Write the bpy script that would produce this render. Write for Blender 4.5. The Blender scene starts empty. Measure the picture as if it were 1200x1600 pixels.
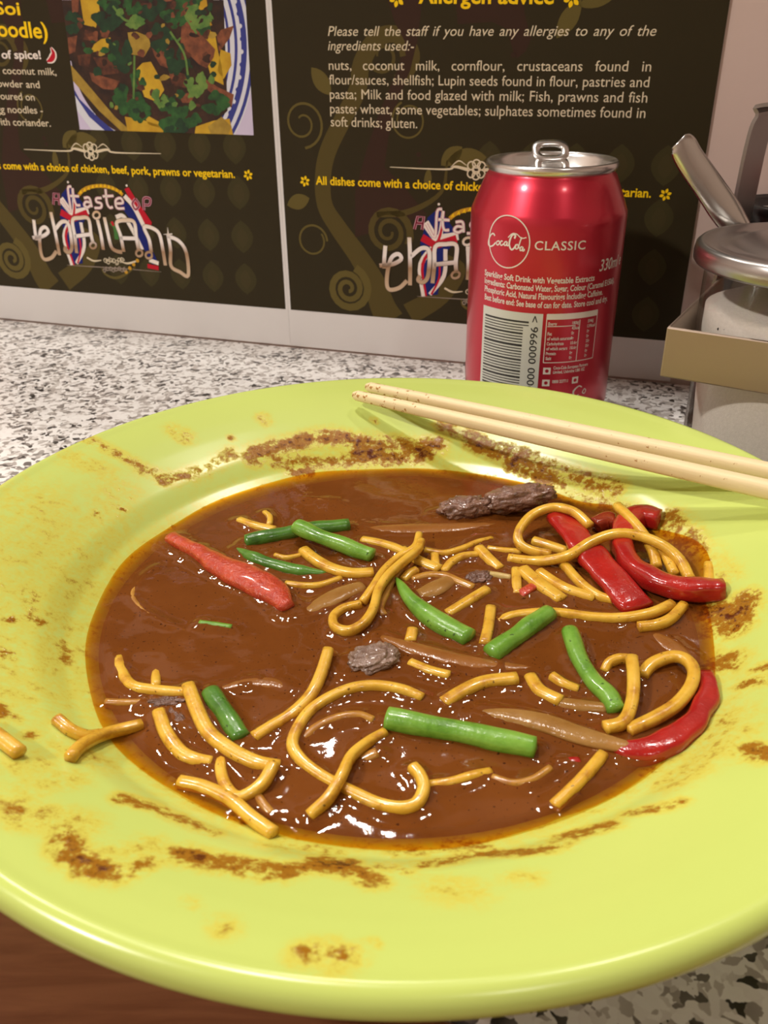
import bpy, bmesh, math, random
import numpy as np
from mathutils import Vector, Matrix, noise
random.seed(7)
S = bpy.context.scene
COL = S.collection

# ------------------------------------------------------------------ camera
FPX, PITCH, ROLL, CAM_H = 1361.4, 0.505533, -0.011539, 0.162475
CO = Vector((0, 0, CAM_H))
FW = Vector((0, math.cos(PITCH), -math.sin(PITCH)))
_r = Vector((1, 0, 0)); _u = _r.cross(FW)
RT = math.cos(ROLL)*_r + math.sin(ROLL)*_u
UP = -math.sin(ROLL)*_r + math.cos(ROLL)*_u
cd = bpy.data.cameras.new('camera'); cam = bpy.data.objects.new('camera', cd); COL.objects.link(cam)
cam.matrix_world = Matrix(((RT.x, UP.x, -FW.x, 0), (RT.y, UP.y, -FW.y, 0), (RT.z, UP.z, -FW.z, CAM_H), (0, 0, 0, 1)))
cd.sensor_fit = 'VERTICAL'; cd.sensor_height = 36.0; cd.lens = FPX/1600*36.0
cd.clip_start = 0.01
cd.dof.use_dof = True; cd.dof.focus_distance = 0.27; cd.dof.aperture_fstop = cd.lens/1.0
S.camera = cam

# ------------------------------------------------------------------ light
S.view_settings.view_transform = 'Standard'; S.view_settings.look = 'None'
S.view_settings.gamma = 1.0; S.view_settings.use_curve_mapping = False
S.view_settings.exposure = 0.17
w = bpy.data.worlds.new('world'); S.world = w; w.use_nodes = True
bg = w.node_tree.nodes['Background']; bg.inputs[0].default_value = (1.0, 0.92, 0.85, 1); bg.inputs[1].default_value = 0.30
LAMPS = [  # x, y, z, radius, watts, colour
    (-0.34, 0.66, 1.75, 0.05, 12.0, (1.0, 0.94, 0.86)),
    (0.55, 0.95, 1.85, 0.05, 7.0, (1.0, 0.93, 0.84)),
    (-0.10, 1.75, 1.85, 0.07, 13.0, (1.0, 0.93, 0.85)),
    (-1.00, 1.35, 1.85, 0.07, 11.0, (1.0, 0.94, 0.86)),
    (1.00, 1.90, 1.85, 0.07, 11.0, (1.0, 0.93, 0.84)),
    (-1.45, -0.45, 1.55, 0.08, 34.0, (1.0, 0.93, 0.85)),  # unseen fill lamp, added to brighten the posters and the jar
    (0.60, -1.25, 1.70, 0.07, 5.0, (1.0, 0.93, 0.85)),  # weaker fill from the front, also an added lamp
]

# ------------------------------------------------------------------ pixel -> place helpers (used to survey the photograph)
def ray(px, py):
    return RT*((px-600)/FPX) + UP*((800-py)/FPX) + FW
def on_z(px, py, z=0.0):
    d = ray(px, py); return CO + d*((z-CAM_H)/d.z)
PHI, WD = -0.316421, 0.479023
WE = Vector((math.cos(PHI), math.sin(PHI), 0)); WN = Vector((-math.sin(PHI), math.cos(PHI), 0))   # along the wall / into the wall
WO = Vector((0, WD, 0))
def wall_sz(px, py):
    d = ray(px, py); t = (WO-CO).dot(WN)/d.dot(WN); p = CO+d*t
    return ((p-WO).dot(WE), p.z)
def wall_pt(s, z, off=0.0):
    return WO + WE*s + Vector((0, 0, z)) - WN*off

# ------------------------------------------------------------------ materials
def lin(c):
    return tuple(((v/255)/12.92 if v/255 <= .04045 else ((v/255+.055)/1.055)**2.4) for v in c)
def mat(name, col, rough=.5, metal=0.0, spec=.5, **kw):
    m = bpy.data.materials.new(name); m.use_nodes = True
    b = m.node_tree.nodes['Principled BSDF']
    b.inputs['Base Color'].default_value = (*col[:3], 1); b.inputs['Roughness'].default_value = rough
    b.inputs['Metallic'].default_value = metal; b.inputs['Specular IOR Level'].default_value = spec
    for k, v in kw.items(): b.inputs[k.replace('_', ' ')].default_value = v
    return m
class NT:
    def __init__(s, m): s.t = m.node_tree; s.b = s.t.nodes.get('Principled BSDF')
    def n(s, typ, **kw):
        x = s.t.nodes.new(typ)
        for k, v in kw.items(): setattr(x, k, v)
        return x
    def l(s, a, b): s.t.links.new(a, b)
    def coords(s): return s.n('ShaderNodeTexCoord').outputs['Object']
    def noise(s, scale, detail=3, rough=.5, vec=None, dist=0):
        x = s.n('ShaderNodeTexNoise'); x.inputs['Scale'].default_value = scale; x.inputs['Detail'].default_value = detail
        x.inputs['Roughness'].default_value = rough; x.inputs['Distortion'].default_value = dist
        if vec is not None: s.l(vec, x.inputs['Vector'])
        return x.outputs['Fac']
    def ramp(s, fac, stops, interp='LINEAR'):
        x = s.n('ShaderNodeValToRGB'); e = x.color_ramp.elements; x.color_ramp.interpolation = interp
        while len(e) < len(stops): e.new(.5)
        for i, (p, c) in enumerate(stops):
            e[i].position = p; e[i].color = (*c[:3], 1)
        s.l(fac, x.inputs['Fac']); return x.outputs['Color']
    def math(s, op, a, b=None, clamp=False):
        x = s.n('ShaderNodeMath', operation=op, use_clamp=clamp)
        for i, v in enumerate((a, b)):
            if v is None: continue
            if isinstance(v, (int, float)): x.inputs[i].default_value = v
            else: s.l(v, x.inputs[i])
        return x.outputs[0]
    def maprange(s, v, a, b, c=0., d=1.):
        x = s.n('ShaderNodeMapRange', interpolation_type='SMOOTHSTEP')
        s.l(v, x.inputs[0])
        for i, k in enumerate((a, b, c, d)): x.inputs[i+1].default_value = k
        return x.outputs[0]
    def mix(s, f, a, b):
        x = s.n('ShaderNodeMix', data_type='RGBA')
        if isinstance(f, (int, float)): x.inputs[0].default_value = f
        else: s.l(f, x.inputs[0])
        for i, v in ((6, a), (7, b)):
            if isinstance(v, tuple): x.inputs[i].default_value = (*v[:3], 1)
            else: s.l(v, x.inputs[i])
        return x.outputs[2]
    def bump(s, h, dist, strength=1.0):
        x = s.n('ShaderNodeBump'); x.inputs['Distance'].default_value = dist; x.inputs['Strength'].default_value = strength
        s.l(h, x.inputs['Height']); s.l(x.outputs[0], s.b.inputs['Normal'])
def mottled(name, c1, c2, scale, rough=.35, bump=0.0, bscale=None, spec=.5, detail=4, **kw):
    m = mat(name, c1, rough, 0, spec, **kw); t = NT(m); v = t.coords()
    f = t.noise(scale, detail, .6, v)
    t.l(t.ramp(f, [(.35, c1), (.65, c2)]), t.b.inputs['Base Color'])
    if bump: t.bump(t.noise(bscale or scale*2, 3, .6, v), bump)
    return m

# ------------------------------------------------------------------ object helpers
def setp(o, label=None, cat=None, group=None, kind=None):
    if label: o['label'] = label
    if cat: o['category'] = cat
    if group: o['group'] = group
    if kind: o['kind'] = kind
    return o
def mesh_obj(name, verts, faces, m, parent=None, smooth=True, mats=None, fm=None):
    me = bpy.data.meshes.new(name); me.from_pydata([tuple(v) for v in verts], [], faces); me.update()
    for x in (mats or [m]): me.materials.append(x)
    if fm is not None: me.polygons.foreach_set('material_index', fm)
    if smooth: me.polygons.foreach_set('use_smooth', [True]*len(me.polygons))
    o = bpy.data.objects.new(name, me); COL.objects.link(o)
    if parent: o.parent = parent
    return o
def empty(name, loc, label, cat, group=None, rz=0):
    o = bpy.data.objects.new(name, None); COL.objects.link(o); o.location = loc; o.rotation_euler = (0, 0, rz)
    o.empty_display_size = .02
    return setp(o, label, cat, group)
def lathe(prof, n=96, cx=0, cy=0, cz=0):
    vs, fs = [], []
    for r, z in prof:
        for k in range(n):
            a = 2*math.pi*k/n; vs.append((cx+r*math.cos(a), cy+r*math.sin(a), cz+z))
    for i in range(len(prof)-1):
        for k in range(n):
            k2 = (k+1) % n; fs.append((i*n+k, i*n+k2, (i+1)*n+k2, (i+1)*n+k))
    return vs, fs
def box(x0, x1, y0, y1, z0, z1):
    v = [(x, y, z) for x in (x0, x1) for y in (y0, y1) for z in (z0, z1)]
    f = [(0, 1, 3, 2), (4, 6, 7, 5), (0, 4, 5, 1), (2, 3, 7, 6), (0, 2, 6, 4), (1, 5, 7, 3)]
    return v, f
def bevel(o, wd, seg=2):
    md = o.modifiers.new('bevel', 'BEVEL'); md.width = wd; md.segments = seg; md.limit_method = 'ANGLE'
    return o
def catmull(P, sub=6):
    P = [np.array(p, float) for p in P]
    if len(P) < 3:
        return [P[0]+(P[-1]-P[0])*t for t in np.linspace(0, 1, sub+1)]
    Q = [2*P[0]-P[1]]+P+[2*P[-1]-P[-2]]; out = []
    for i in range(1, len(Q)-2):
        a, b, c, d = Q[i-1:i+3]
        for k in range(sub):
            t = k/sub
            out.append(.5*((2*b)+(c-a)*t+(2*a-5*b+4*c-d)*t*t+(-a+3*b-3*c+d)*t**3))
    out.append(P[-1]); return out
def sweep(P, W, T, n=12, ex=2.6, sub=6, tilt=0.0, dome=0.0):
    """tube with a rounded rectangular section; P = 3-D points, W / T widths and thicknesses at the points"""
    if not hasattr(W, '__len__'): W = [W]*len(P)
    if not hasattr(T, '__len__'): T = [T]*len(P)
    Q = catmull([list(p)+[a, b] for p, a, b in zip(P, W, T)], sub)
    pts = [Vector(q[:3]) for q in Q]; vs, fs = [], []
    side = None
    for i, p in enumerate(pts):
        t = (pts[min(i+1, len(pts)-1)]-pts[max(i-1, 0)]).normalized()
        s = t.cross(Vector((0, 0, 1)))
        if s.length < .25 and side is not None: s = side - t*side.dot(t)
        s.normalize(); side = s; u = s.cross(t)
        if tilt:
            s, u = s*math.cos(tilt)+u*math.sin(tilt), u*math.cos(tilt)-s*math.sin(tilt)
        for k in range(n):
            a = 2*math.pi*k/n; c, d = math.cos(a), math.sin(a)
            x = abs(c)**(2/ex)*(1 if c > 0 else -1); y = abs(d)**(2/ex)*(1 if d > 0 else -1)
            yy = y*Q[i][4]/2 + dome*(1-x*x)*Q[i][3]
            vs.append(p + s*(x*Q[i][3]/2) + u*yy)
    m = len(pts)
    for i in range(m-1):
        for k in range(n):
            k2 = (k+1) % n; fs.append((i*n+k, i*n+k2, (i+1)*n+k2, (i+1)*n+k))
    # slightly domed ends
    for i0, e in ((0, -1), (m-1, 1)):
        c = sum((vs[i0*n+k] for k in range(n)), Vector())/n
        t = (pts[-1]-pts[-2]).normalized() if e > 0 else (pts[0]-pts[1]).normalized()
        vs.append(c + t*min(Q[i0][3], Q[i0][4])*.12); ci = len(vs)-1
        for k in range(n):
            k2 = (k+1) % n
            fs.append((i0*n+k, ci, i0*n+k2) if e < 0 else (i0*n+k2, ci, i0*n+k))
    return vs, fs
def ribbon2d(P, w, sub=5, closed=False):
    """flat ribbon in 2-D; w scalar or list"""
    if not hasattr(w, '__len__'): w = [w]*len(P)
    Q = catmull([(a, b, c) for (a, b), c in zip(P, w)], sub) if sub > 1 else [np.array((a, b, c)) for (a, b), c in zip(P, w)]
    vs = []
    for i, q in enumerate(Q):
        t = Q[min(i+1, len(Q)-1)][:2]-Q[max(i-1, 0)][:2]; L = np.hypot(*t) or 1e-9; nrm = np.array((-t[1], t[0]))/L
        vs += [tuple(q[:2]+nrm*q[2]/2), tuple(q[:2]-nrm*q[2]/2)]
    fs = [(2*i, 2*i+1, 2*i+3, 2*i+2) for i in range(len(Q)-1)]
    return vs, fs
def disc2d(c, r, n=20, ry=None):
    vs = [(c[0]+r*math.cos(2*math.pi*k/n), c[1]+(ry or r)*math.sin(2*math.pi*k/n)) for k in range(n)]
    return vs, [tuple(range(n))]
class Flat:
    """collects flat shapes with material indices, then maps them onto a surface"""
    def __init__(s): s.v, s.f, s.m, s.mats, s.h = [], [], [], [], []
    def add(s, shape, m, h=0):
        vs, fs = shape; b = len(s.v)
        if m not in s.mats: s.mats.append(m)
        mi = s.mats.index(m)
        s.v += list(vs); s.h += [h]*len(vs); s.f += [tuple(i+b for i in f) for f in fs]; s.m += [mi]*len(fs)
    def build(s, name, fn, parent):
        return mesh_obj(name, [fn(p[0], p[1], h) for p, h in zip(s.v, s.h)], s.f, None, parent, False, s.mats, s.m)
_tc = {}
def text_shape(body, bold=0.0, shear=0.0, space=1.0, word=1.0):
    k = (body, bold, shear, space, word)
    if k in _tc: return _tc[k]
    c = bpy.data.curves.new('t', 'FONT'); c.body = body; c.size = 1; c.offset = bold; c.shear = shear
    c.space_character = space; c.space_word = word; c.resolution_u = 3
    o = bpy.data.objects.new('t', c); COL.objects.link(o)
    dg = bpy.context.evaluated_depsgraph_get(); me = bpy.data.meshes.new_from_object(o.evaluated_get(dg))
    vs = [(v.co.x, v.co.y) for v in me.vertices]; fs = [tuple(p.vertices) for p in me.polygons]
    bpy.data.objects.remove(o); bpy.data.curves.remove(c); bpy.data.meshes.remove(me)
    x0 = min(v[0] for v in vs); x1 = max(v[0] for v in vs)
    vs = [(v[0]-x0, v[1]) for v in vs]
    _tc[k] = (vs, fs, x1-x0); return _tc[k]
CAPH = max(v[1] for v in text_shape('H')[0])
def text2d(body, A, B, cap, **kw):
    vs, fs, wd = text_shape(body, **kw)
    A = np.array(A); B = np.array(B); d = B-A; L = np.hypot(*d); ux = d/L; uy = np.array((-ux[1], ux[0]))
    return [tuple(A+ux*(x/wd*L)+uy*(y/CAPH*cap)) for x, y in vs], fs

# ================================================================== SETTING
M_wall = mottled('wall_paint', (.60, .47, .42), (.64, .50, .45), 3, .55, spec=.3)
M_ceil = mottled('ceiling_paint', (.72, .68, .62), (.75, .71, .65), 2, .8)
M_floor = mottled('floor_boards', (.10, .05, .025), (.16, .08, .04), 6, .5)
M_side = mottled('side_wall_paint', (.52, .42, .36), (.56, .45, .38), 2, .7)
def wall_box(name, s0, s1, o0, o1, z0, z1, m):
    v, f = box(s0, s1, o0, o1, z0, z1)
    o = mesh_obj(name, [wall_pt(a, c, -b) for a, b, c in v], f, m, None, False); o['kind'] = 'structure'; return o
wall_box('wall_back', -1.7, 1.7, 0.0, .06, -.75, .40, M_wall)          # low partition that carries the posters
wall_box('floor', -2.0, 2.0, -2.6, 2.8, -.80, -.75, M_floor)
wall_box('ceiling', -2.0, 2.0, -2.6, 2.8, 1.95, 2.0, M_ceil)
wall_box('wall_left', -2.08, -2.0, -2.6, 2.8, -.75, 1.95, M_side)
wall_box('wall_right', 2.0, 2.08, -2.6, 2.8, -.75, 1.95, M_side)
wall_box('wall_far', -2.0, 2.0, 2.8, 2.88, -.75, 1.95, M_side)
wall_box('wall_front', -2.0, 2.0, -2.68, -2.6, -.75, 1.95, M_side)

# ceiling lamps; the last two are unseen fill lamps, added for light
M_lampbody = mat('lamp_white_enamel', (.75, .73, .7), .4)
for i, (x, y, z, r, wt, c) in enumerate(LAMPS):
    lab = ['round white downlight just beyond the posters, left above the plate', 'round white downlight beyond the posters, right above the can',
           'round white downlight farthest out above the middle of the room', 'round white downlight beyond the posters at the far left', 'round white downlight beyond the posters at the far right', 'round white fill lamp added behind the diner, on the left', 'round white fill lamp added behind the diner, on the right'][i]
    t = empty('ceiling_lamp', (x, y, z), lab, 'lamp', 'ceiling downlights')
    v, f = lathe([(r*1.5, 1.95-z), (r*1.5, .012), (r*1.35, .0), (r*1.15, .0), (r*1.1, .02), (0, .02)], 40)
    mesh_obj('lamp_housing', v, f, M_lampbody, t)
    me = mat('lamp_glow', (1, 1, 1)); b = me.node_tree.nodes['Principled BSDF']
    b.inputs['Emission Color'].default_value = (*c, 1); b.inputs['Emission Strength'].default_value = 3.0
    v, f = lathe([(r*1.1, .016), (0, .0161)], 32); mesh_obj('diffuser', v, f, me, t)
    ld = bpy.data.lights.new('downlight', 'AREA'); ld.shape = 'DISK'; ld.size = 2*r; ld.energy = wt; ld.color = c
    lo = bpy.data.objects.new('downlight', ld); COL.objects.link(lo); lo.parent = t; lo.location = (0, 0, -.004)

# counter: granite worktop with a wooden front edge
m = mat('speckled_granite', (.6, .58, .56), .28, 0, .4); t = NT(m); vec = t.coords()
nz = t.n('ShaderNodeTexNoise'); nz.inputs['Scale'].default_value = 160; nz.inputs['Detail'].default_value = 3; t.l(vec, nz.inputs['Vector'])
va = t.n('ShaderNodeVectorMath', operation='MULTIPLY_ADD'); t.l(nz.outputs['Color'], va.inputs[0]); va.inputs[1].default_value = (.007, .007, .007); t.l(vec, va.inputs[2])
vo = t.n('ShaderNodeTexVoronoi'); vo.inputs['Scale'].default_value = 460; t.l(va.outputs[0], vo.inputs['Vector'])
sp = t.n('ShaderNodeSeparateColor'); t.l(vo.outputs['Color'], sp.inputs[0])
cl = t.noise(42, 2, .5, vec)
fac = t.math('ADD', sp.outputs[0], t.math('MULTIPLY', t.math('SUBTRACT', cl, .5), .7))
c1 = t.ramp(fac, [(.0, (.035, .030, .028)), (.03, (.05, .045, .042)), (.11, (.20, .18, .165)), (.25, (.42, .385, .36)), (.40, (.60, .57, .54)), (.52, (.80, .78, .76)), (.9, (.86, .85, .83))])
t.l(c1, t.b.inputs['Base Color']); M_granite = m
M_wood = mat('brown_wood', (.11, .04, .02), .35); t = NT(M_wood); vec = t.coords()
mp = t.n('ShaderNodeMapping'); mp.inputs['Rotation'].default_value = (0, 0, -PHI); mp.inputs['Scale'].default_value = (6, 60, 60); t.l(vec, mp.inputs['Vector'])
t.l(t.ramp(t.noise(4, 5, .6, mp.outputs[0], .6), [(.3, (.135, .042, .018)), (.7, (.23, .085, .038))]), t.b.inputs['Base Color'])
edge = on_z(675, 1577, 0); eo = (edge-WO).dot(WN)          # front edge of the stone, measured from the wall (negative)
cnt = empty('counter', wall_pt(-.1, 0, .2), 'grey speckled granite counter with brown wooden front edge along the wall', 'counter')
def cbox(name, s0, s1, o0, o1, z0, z1, m):
    v, f = box(s0, s1, o0, o1, z0, z1); o = mesh_obj(name, [wall_pt(a, c, -b)-cnt.location for a, b, c in v], f, m, cnt, False); return bevel(o, .002, 3)
cbox('worktop', -1.6, 1.6, eo, -.0005, -.035, 0, M_granite)
o = cbox('wooden_edge', -1.6, 1.6, eo-.11, eo-.0002, -.04, -.0005, M_wood); o['label'] = 'brown wooden edge'
v, f = box(-1.55, 1.55, eo+.05, -.02, -.748, -.035); mesh_obj('base_cabinet', [wall_pt(a, c, -b)-cnt.location for a, b, c in v], f, M_wood, cnt, False)

# ================================================================== POSTERS
PAPER = mat('poster_paper', (.72, .70, .69), .45)
def ink(name, c, rough=.42, gain=1.0): return mat(name, tuple(v*gain for v in lin(c)), .55, 0, .18)
I_cream = ink('print_cream', (222, 208, 178)); I_yellow = ink('print_yellow', (250, 208, 20)); I_gold = ink('print_gold', (200, 150, 40))
I_white = ink('print_white', (235, 225, 215)); I_red = ink('print_red', (190, 25, 45)); I_blue = ink('print_navy', (25, 35, 110))
I_pink = ink('print_pink', (205, 150, 165)); I_dred = ink('print_dark_red', (120, 25, 45)); I_vine = ink('print_vine', (98, 86, 42)); I_vine2 = ink('print_vine_dull', (84, 72, 34))
I_trunk = ink('print_trunk', (58, 38, 28)); ink_drop2 = ink('print_drop_inner', (66, 58, 32)); I_drop = ink('print_drop', (62, 56, 30)); I_fade = ink('print_rule', (160, 145, 130)); I_green = ink('print_green', (70, 120, 60))
DS, DZ = -0.2225, 0.003       # the left sheet repeats the right sheet's layout one sheet width along
def print_ground(name, cs, cz):
    m = mat(name, (.05, .04, .015), .5, 0, .16); t = NT(m); v = t.coords()
    mp = t.n('ShaderNodeMapping', vector_type='POINT'); mp.inputs['Location'].default_value = (-cs, 0, -cz); t.l(v, mp.inputs[0])
    mp2 = t.n('ShaderNodeMapping'); mp2.inputs['Scale'].default_value = (6.2, 6.2, 5.0); t.l(mp.outputs[0], mp2.inputs[0])
    ln = t.n('ShaderNodeVectorMath', operation='LENGTH'); t.l(mp2.outputs[0], ln.inputs[0])
    f = t.math('ADD', ln.outputs['Value'], t.math('MULTIPLY', t.math('SUBTRACT', t.noise(14, 3, .5, v), .5), .5))
    t.l(t.ramp(f, [(.1, lin((128, 108, 48))), (.5, lin((92, 78, 38))), (1.0, lin((50, 43, 25)))]), t.b.inputs['Base Color'])
    return m
def leaf2d(c, L, wd, ang):
    pts = []
    for k in range(9): a = k/8; pts.append((a*L, wd*math.sin(math.pi*a)**.8))
    for k in range(7, 0, -1): a = k/8; pts.append((a*L, -wd*math.sin(math.pi*a)**.8))
    ca, sa = math.cos(ang), math.sin(ang)
    return [(c[0]+x*ca-y*sa, c[1]+x*sa+y*ca) for x, y in pts], [tuple(range(len(pts)))]
def spiral2d(c, r0, r1, turns, a0, w0, w1, n=40, flip=1):
    P, W = [], []
    for k in range(n):
        q = k/(n-1); a = a0+flip*2*math.pi*turns*q; r = r0+(r1-r0)*q
        P.append((c[0]+r*math.cos(a), c[1]+r*math.sin(a))); W.append(w0+(w1-w0)*q)
    return ribbon2d(P, W, 1)
def wp(L): return [wall_sz(*p) for p in L]
SO = -WO.dot(WE)     # sheet edges were measured from the foot of the camera
K1 = .00029   # metres on the sheet per pixel of the survey, near the logo
def art(fl, ds, dz, s0, s1, z0, z1):
    """vines, trunk and drops shared by both sheets (clipped to the sheet)"""
    T = Flat()
    def A(shape, m, h): T.add(shape, m, h)
    stem = wp([(612, 500), (600, 480), (585, 440), (560, 398), (530, 356), (509, 320), (506, 275), (514, 235), (535, 190), (560, 140), (566, 100), (590, 60), (625, 55), (648, 85), (640, 115), (618, 122)])
    A(ribbon2d(stem, [.016, .015, .013, .011, .010, .009, .009, .009, .009, .009, .009, .008, .007, .006, .004, .003]), I_vine2, 1)
    A(spiral2d(wall_sz(545, 450), .0125, .0015, 2.4, 1.2, .0045, .002, flip=-1), I_vine, 2)
    A(spiral2d(wall_sz(608, 362), .0125, .002, 2.1, -.5, .004, .0015, flip=1), I_vine2, 2)
    A(spiral2d(wall_sz(490, 375), .0085, .0065, 1.1, 0, .0012, .001), I_vine, 2)
    A(spiral2d(wall_sz(474, 192), .012, .003, 1.6, -1.5, .0013, .001), I_vine, 2)
    A(spiral2d(wall_sz(640, 188), .009, .006, 1.2, 2, .001, .0008), I_vine, 2)
    A(spiral2d(wall_sz(600, 88), .010, .003, 1.5, 0, .003, .001), I_vine2, 2)
    A(ribbon2d(wp([(640, 490), (690, 460), (720, 420), (700, 400)]), [.012, .010, .006, .002]), I_vine2, 1)
    A(ribbon2d(wp([(590, 335), (640, 330), (690, 300), (700, 250)]), [.003, .003, .002, .001]), I_vine2, 2)
    for q, L, wd, a in (((488, 105), .016, .004, -.9), ((690, 258), .014, .004, .7), ((700, 250), .02, .005, .1), ((450, 320), .014, .004, .3), ((668, 300), .012, .002, 1.5), ((905, 10), .02, .004, .4), ((870, 60), .018, .004, 1.0)):
        A(leaf2d(wall_sz(*q), L, wd, a), I_vine, 2)
    A((wp([(604, -10), (662, -10), (654, 60), (642, 110), (622, 160), (608, 215), (602, 260), (640, 300), (668, 335), (640, 345), (600, 335), (575, 365), (556, 370), (556, 300), (575, 230), (596, 170), (622, 110), (634, 65), (618, 35)]), [tuple(range(19))]), I_trunk, 1.5)
    A((wp([(713, -10), (817, -10), (822, 30), (831, 60), (822, 80), (808, 92), (801, 75), (794, 46), (770, 34), (716, 38)]), [tuple(range(10))]), I_trunk, 1.5)
    for q in ((655, 241), (657, 252), (803, 86)): A(disc2d(wall_sz(*q), .0012), I_trunk, 1.5)
    for i in range(5):
        for j in range(4):
            c = (SO-.092+i*.021, .034+j*.0235+(i % 2)*.0)
            A(leaf2d((c[0], c[1]-.008), .018, .0068, math.pi/2), I_drop, .6); A(leaf2d((c[0], c[1]-.005), .011, .0035, math.pi/2), ink_drop2, .8)
    # clip each polygon to the sheet
    for fi, f in enumerate(T.f):
        poly = [(T.v[i][0]+ds, T.v[i][1]+dz) for i in f]
        poly = clip(poly, [(s0, z0), (s1, z0), (s1, z1), (s0, z1)])
        if len(poly) > 2: fl.add((poly, [tuple(range(len(poly)))]), T.mats[T.m[fi]], T.h[f[0]])
def clip(poly, win):
    n = len(win)
    for k in range(n):
        a, b = win[k], win[(k+1) % n]; out = []
        ins = lambda p: (b[0]-a[0])*(p[1]-a[1])-(b[1]-a[1])*(p[0]-a[0]) >= 0
        for i in range(len(poly)):
            p, q = poly[i-1], poly[i]
            ip, iq = ins(p), ins(q)
            if ip != iq:
                dx, dy = q[0]-p[0], q[1]-p[1]; den = (b[0]-a[0])*dy-(b[1]-a[1])*dx
                t = ((b[1]-a[1])*(p[0]-a[0])-(b[0]-a[0])*(p[1]-a[1]))/den
                out.append((p[0]+dx*t, p[1]+dy*t))
            if iq: out.append(q)
        poly = out
        if not poly: return []
    return poly
def grad_ink(name):
    m = mat(name, (.7, .65, .6), .35, 0, .4); t = NT(m); v = t.coords(); sx = t.n('ShaderNodeSeparateXYZ'); t.l(v, sx.inputs[0])
    f = t.maprange(sx.outputs[2], .035, .077)
    t.l(t.ramp(f, [(0, lin((205, 180, 150))), (.3, lin((165, 130, 98))), (.5, lin((240, 232, 228))), (.75, lin((240, 230, 220))), (1, lin((200, 160, 100)))]), t.b.inputs['Base Color'])
    return m
I_chrome = grad_ink('print_chrome_gradient'); I_shadow = ink('print_letter_edge', (70, 52, 40))
def LG(x, y): return wall_sz(x/3.75, 240+y/3.75)
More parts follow.
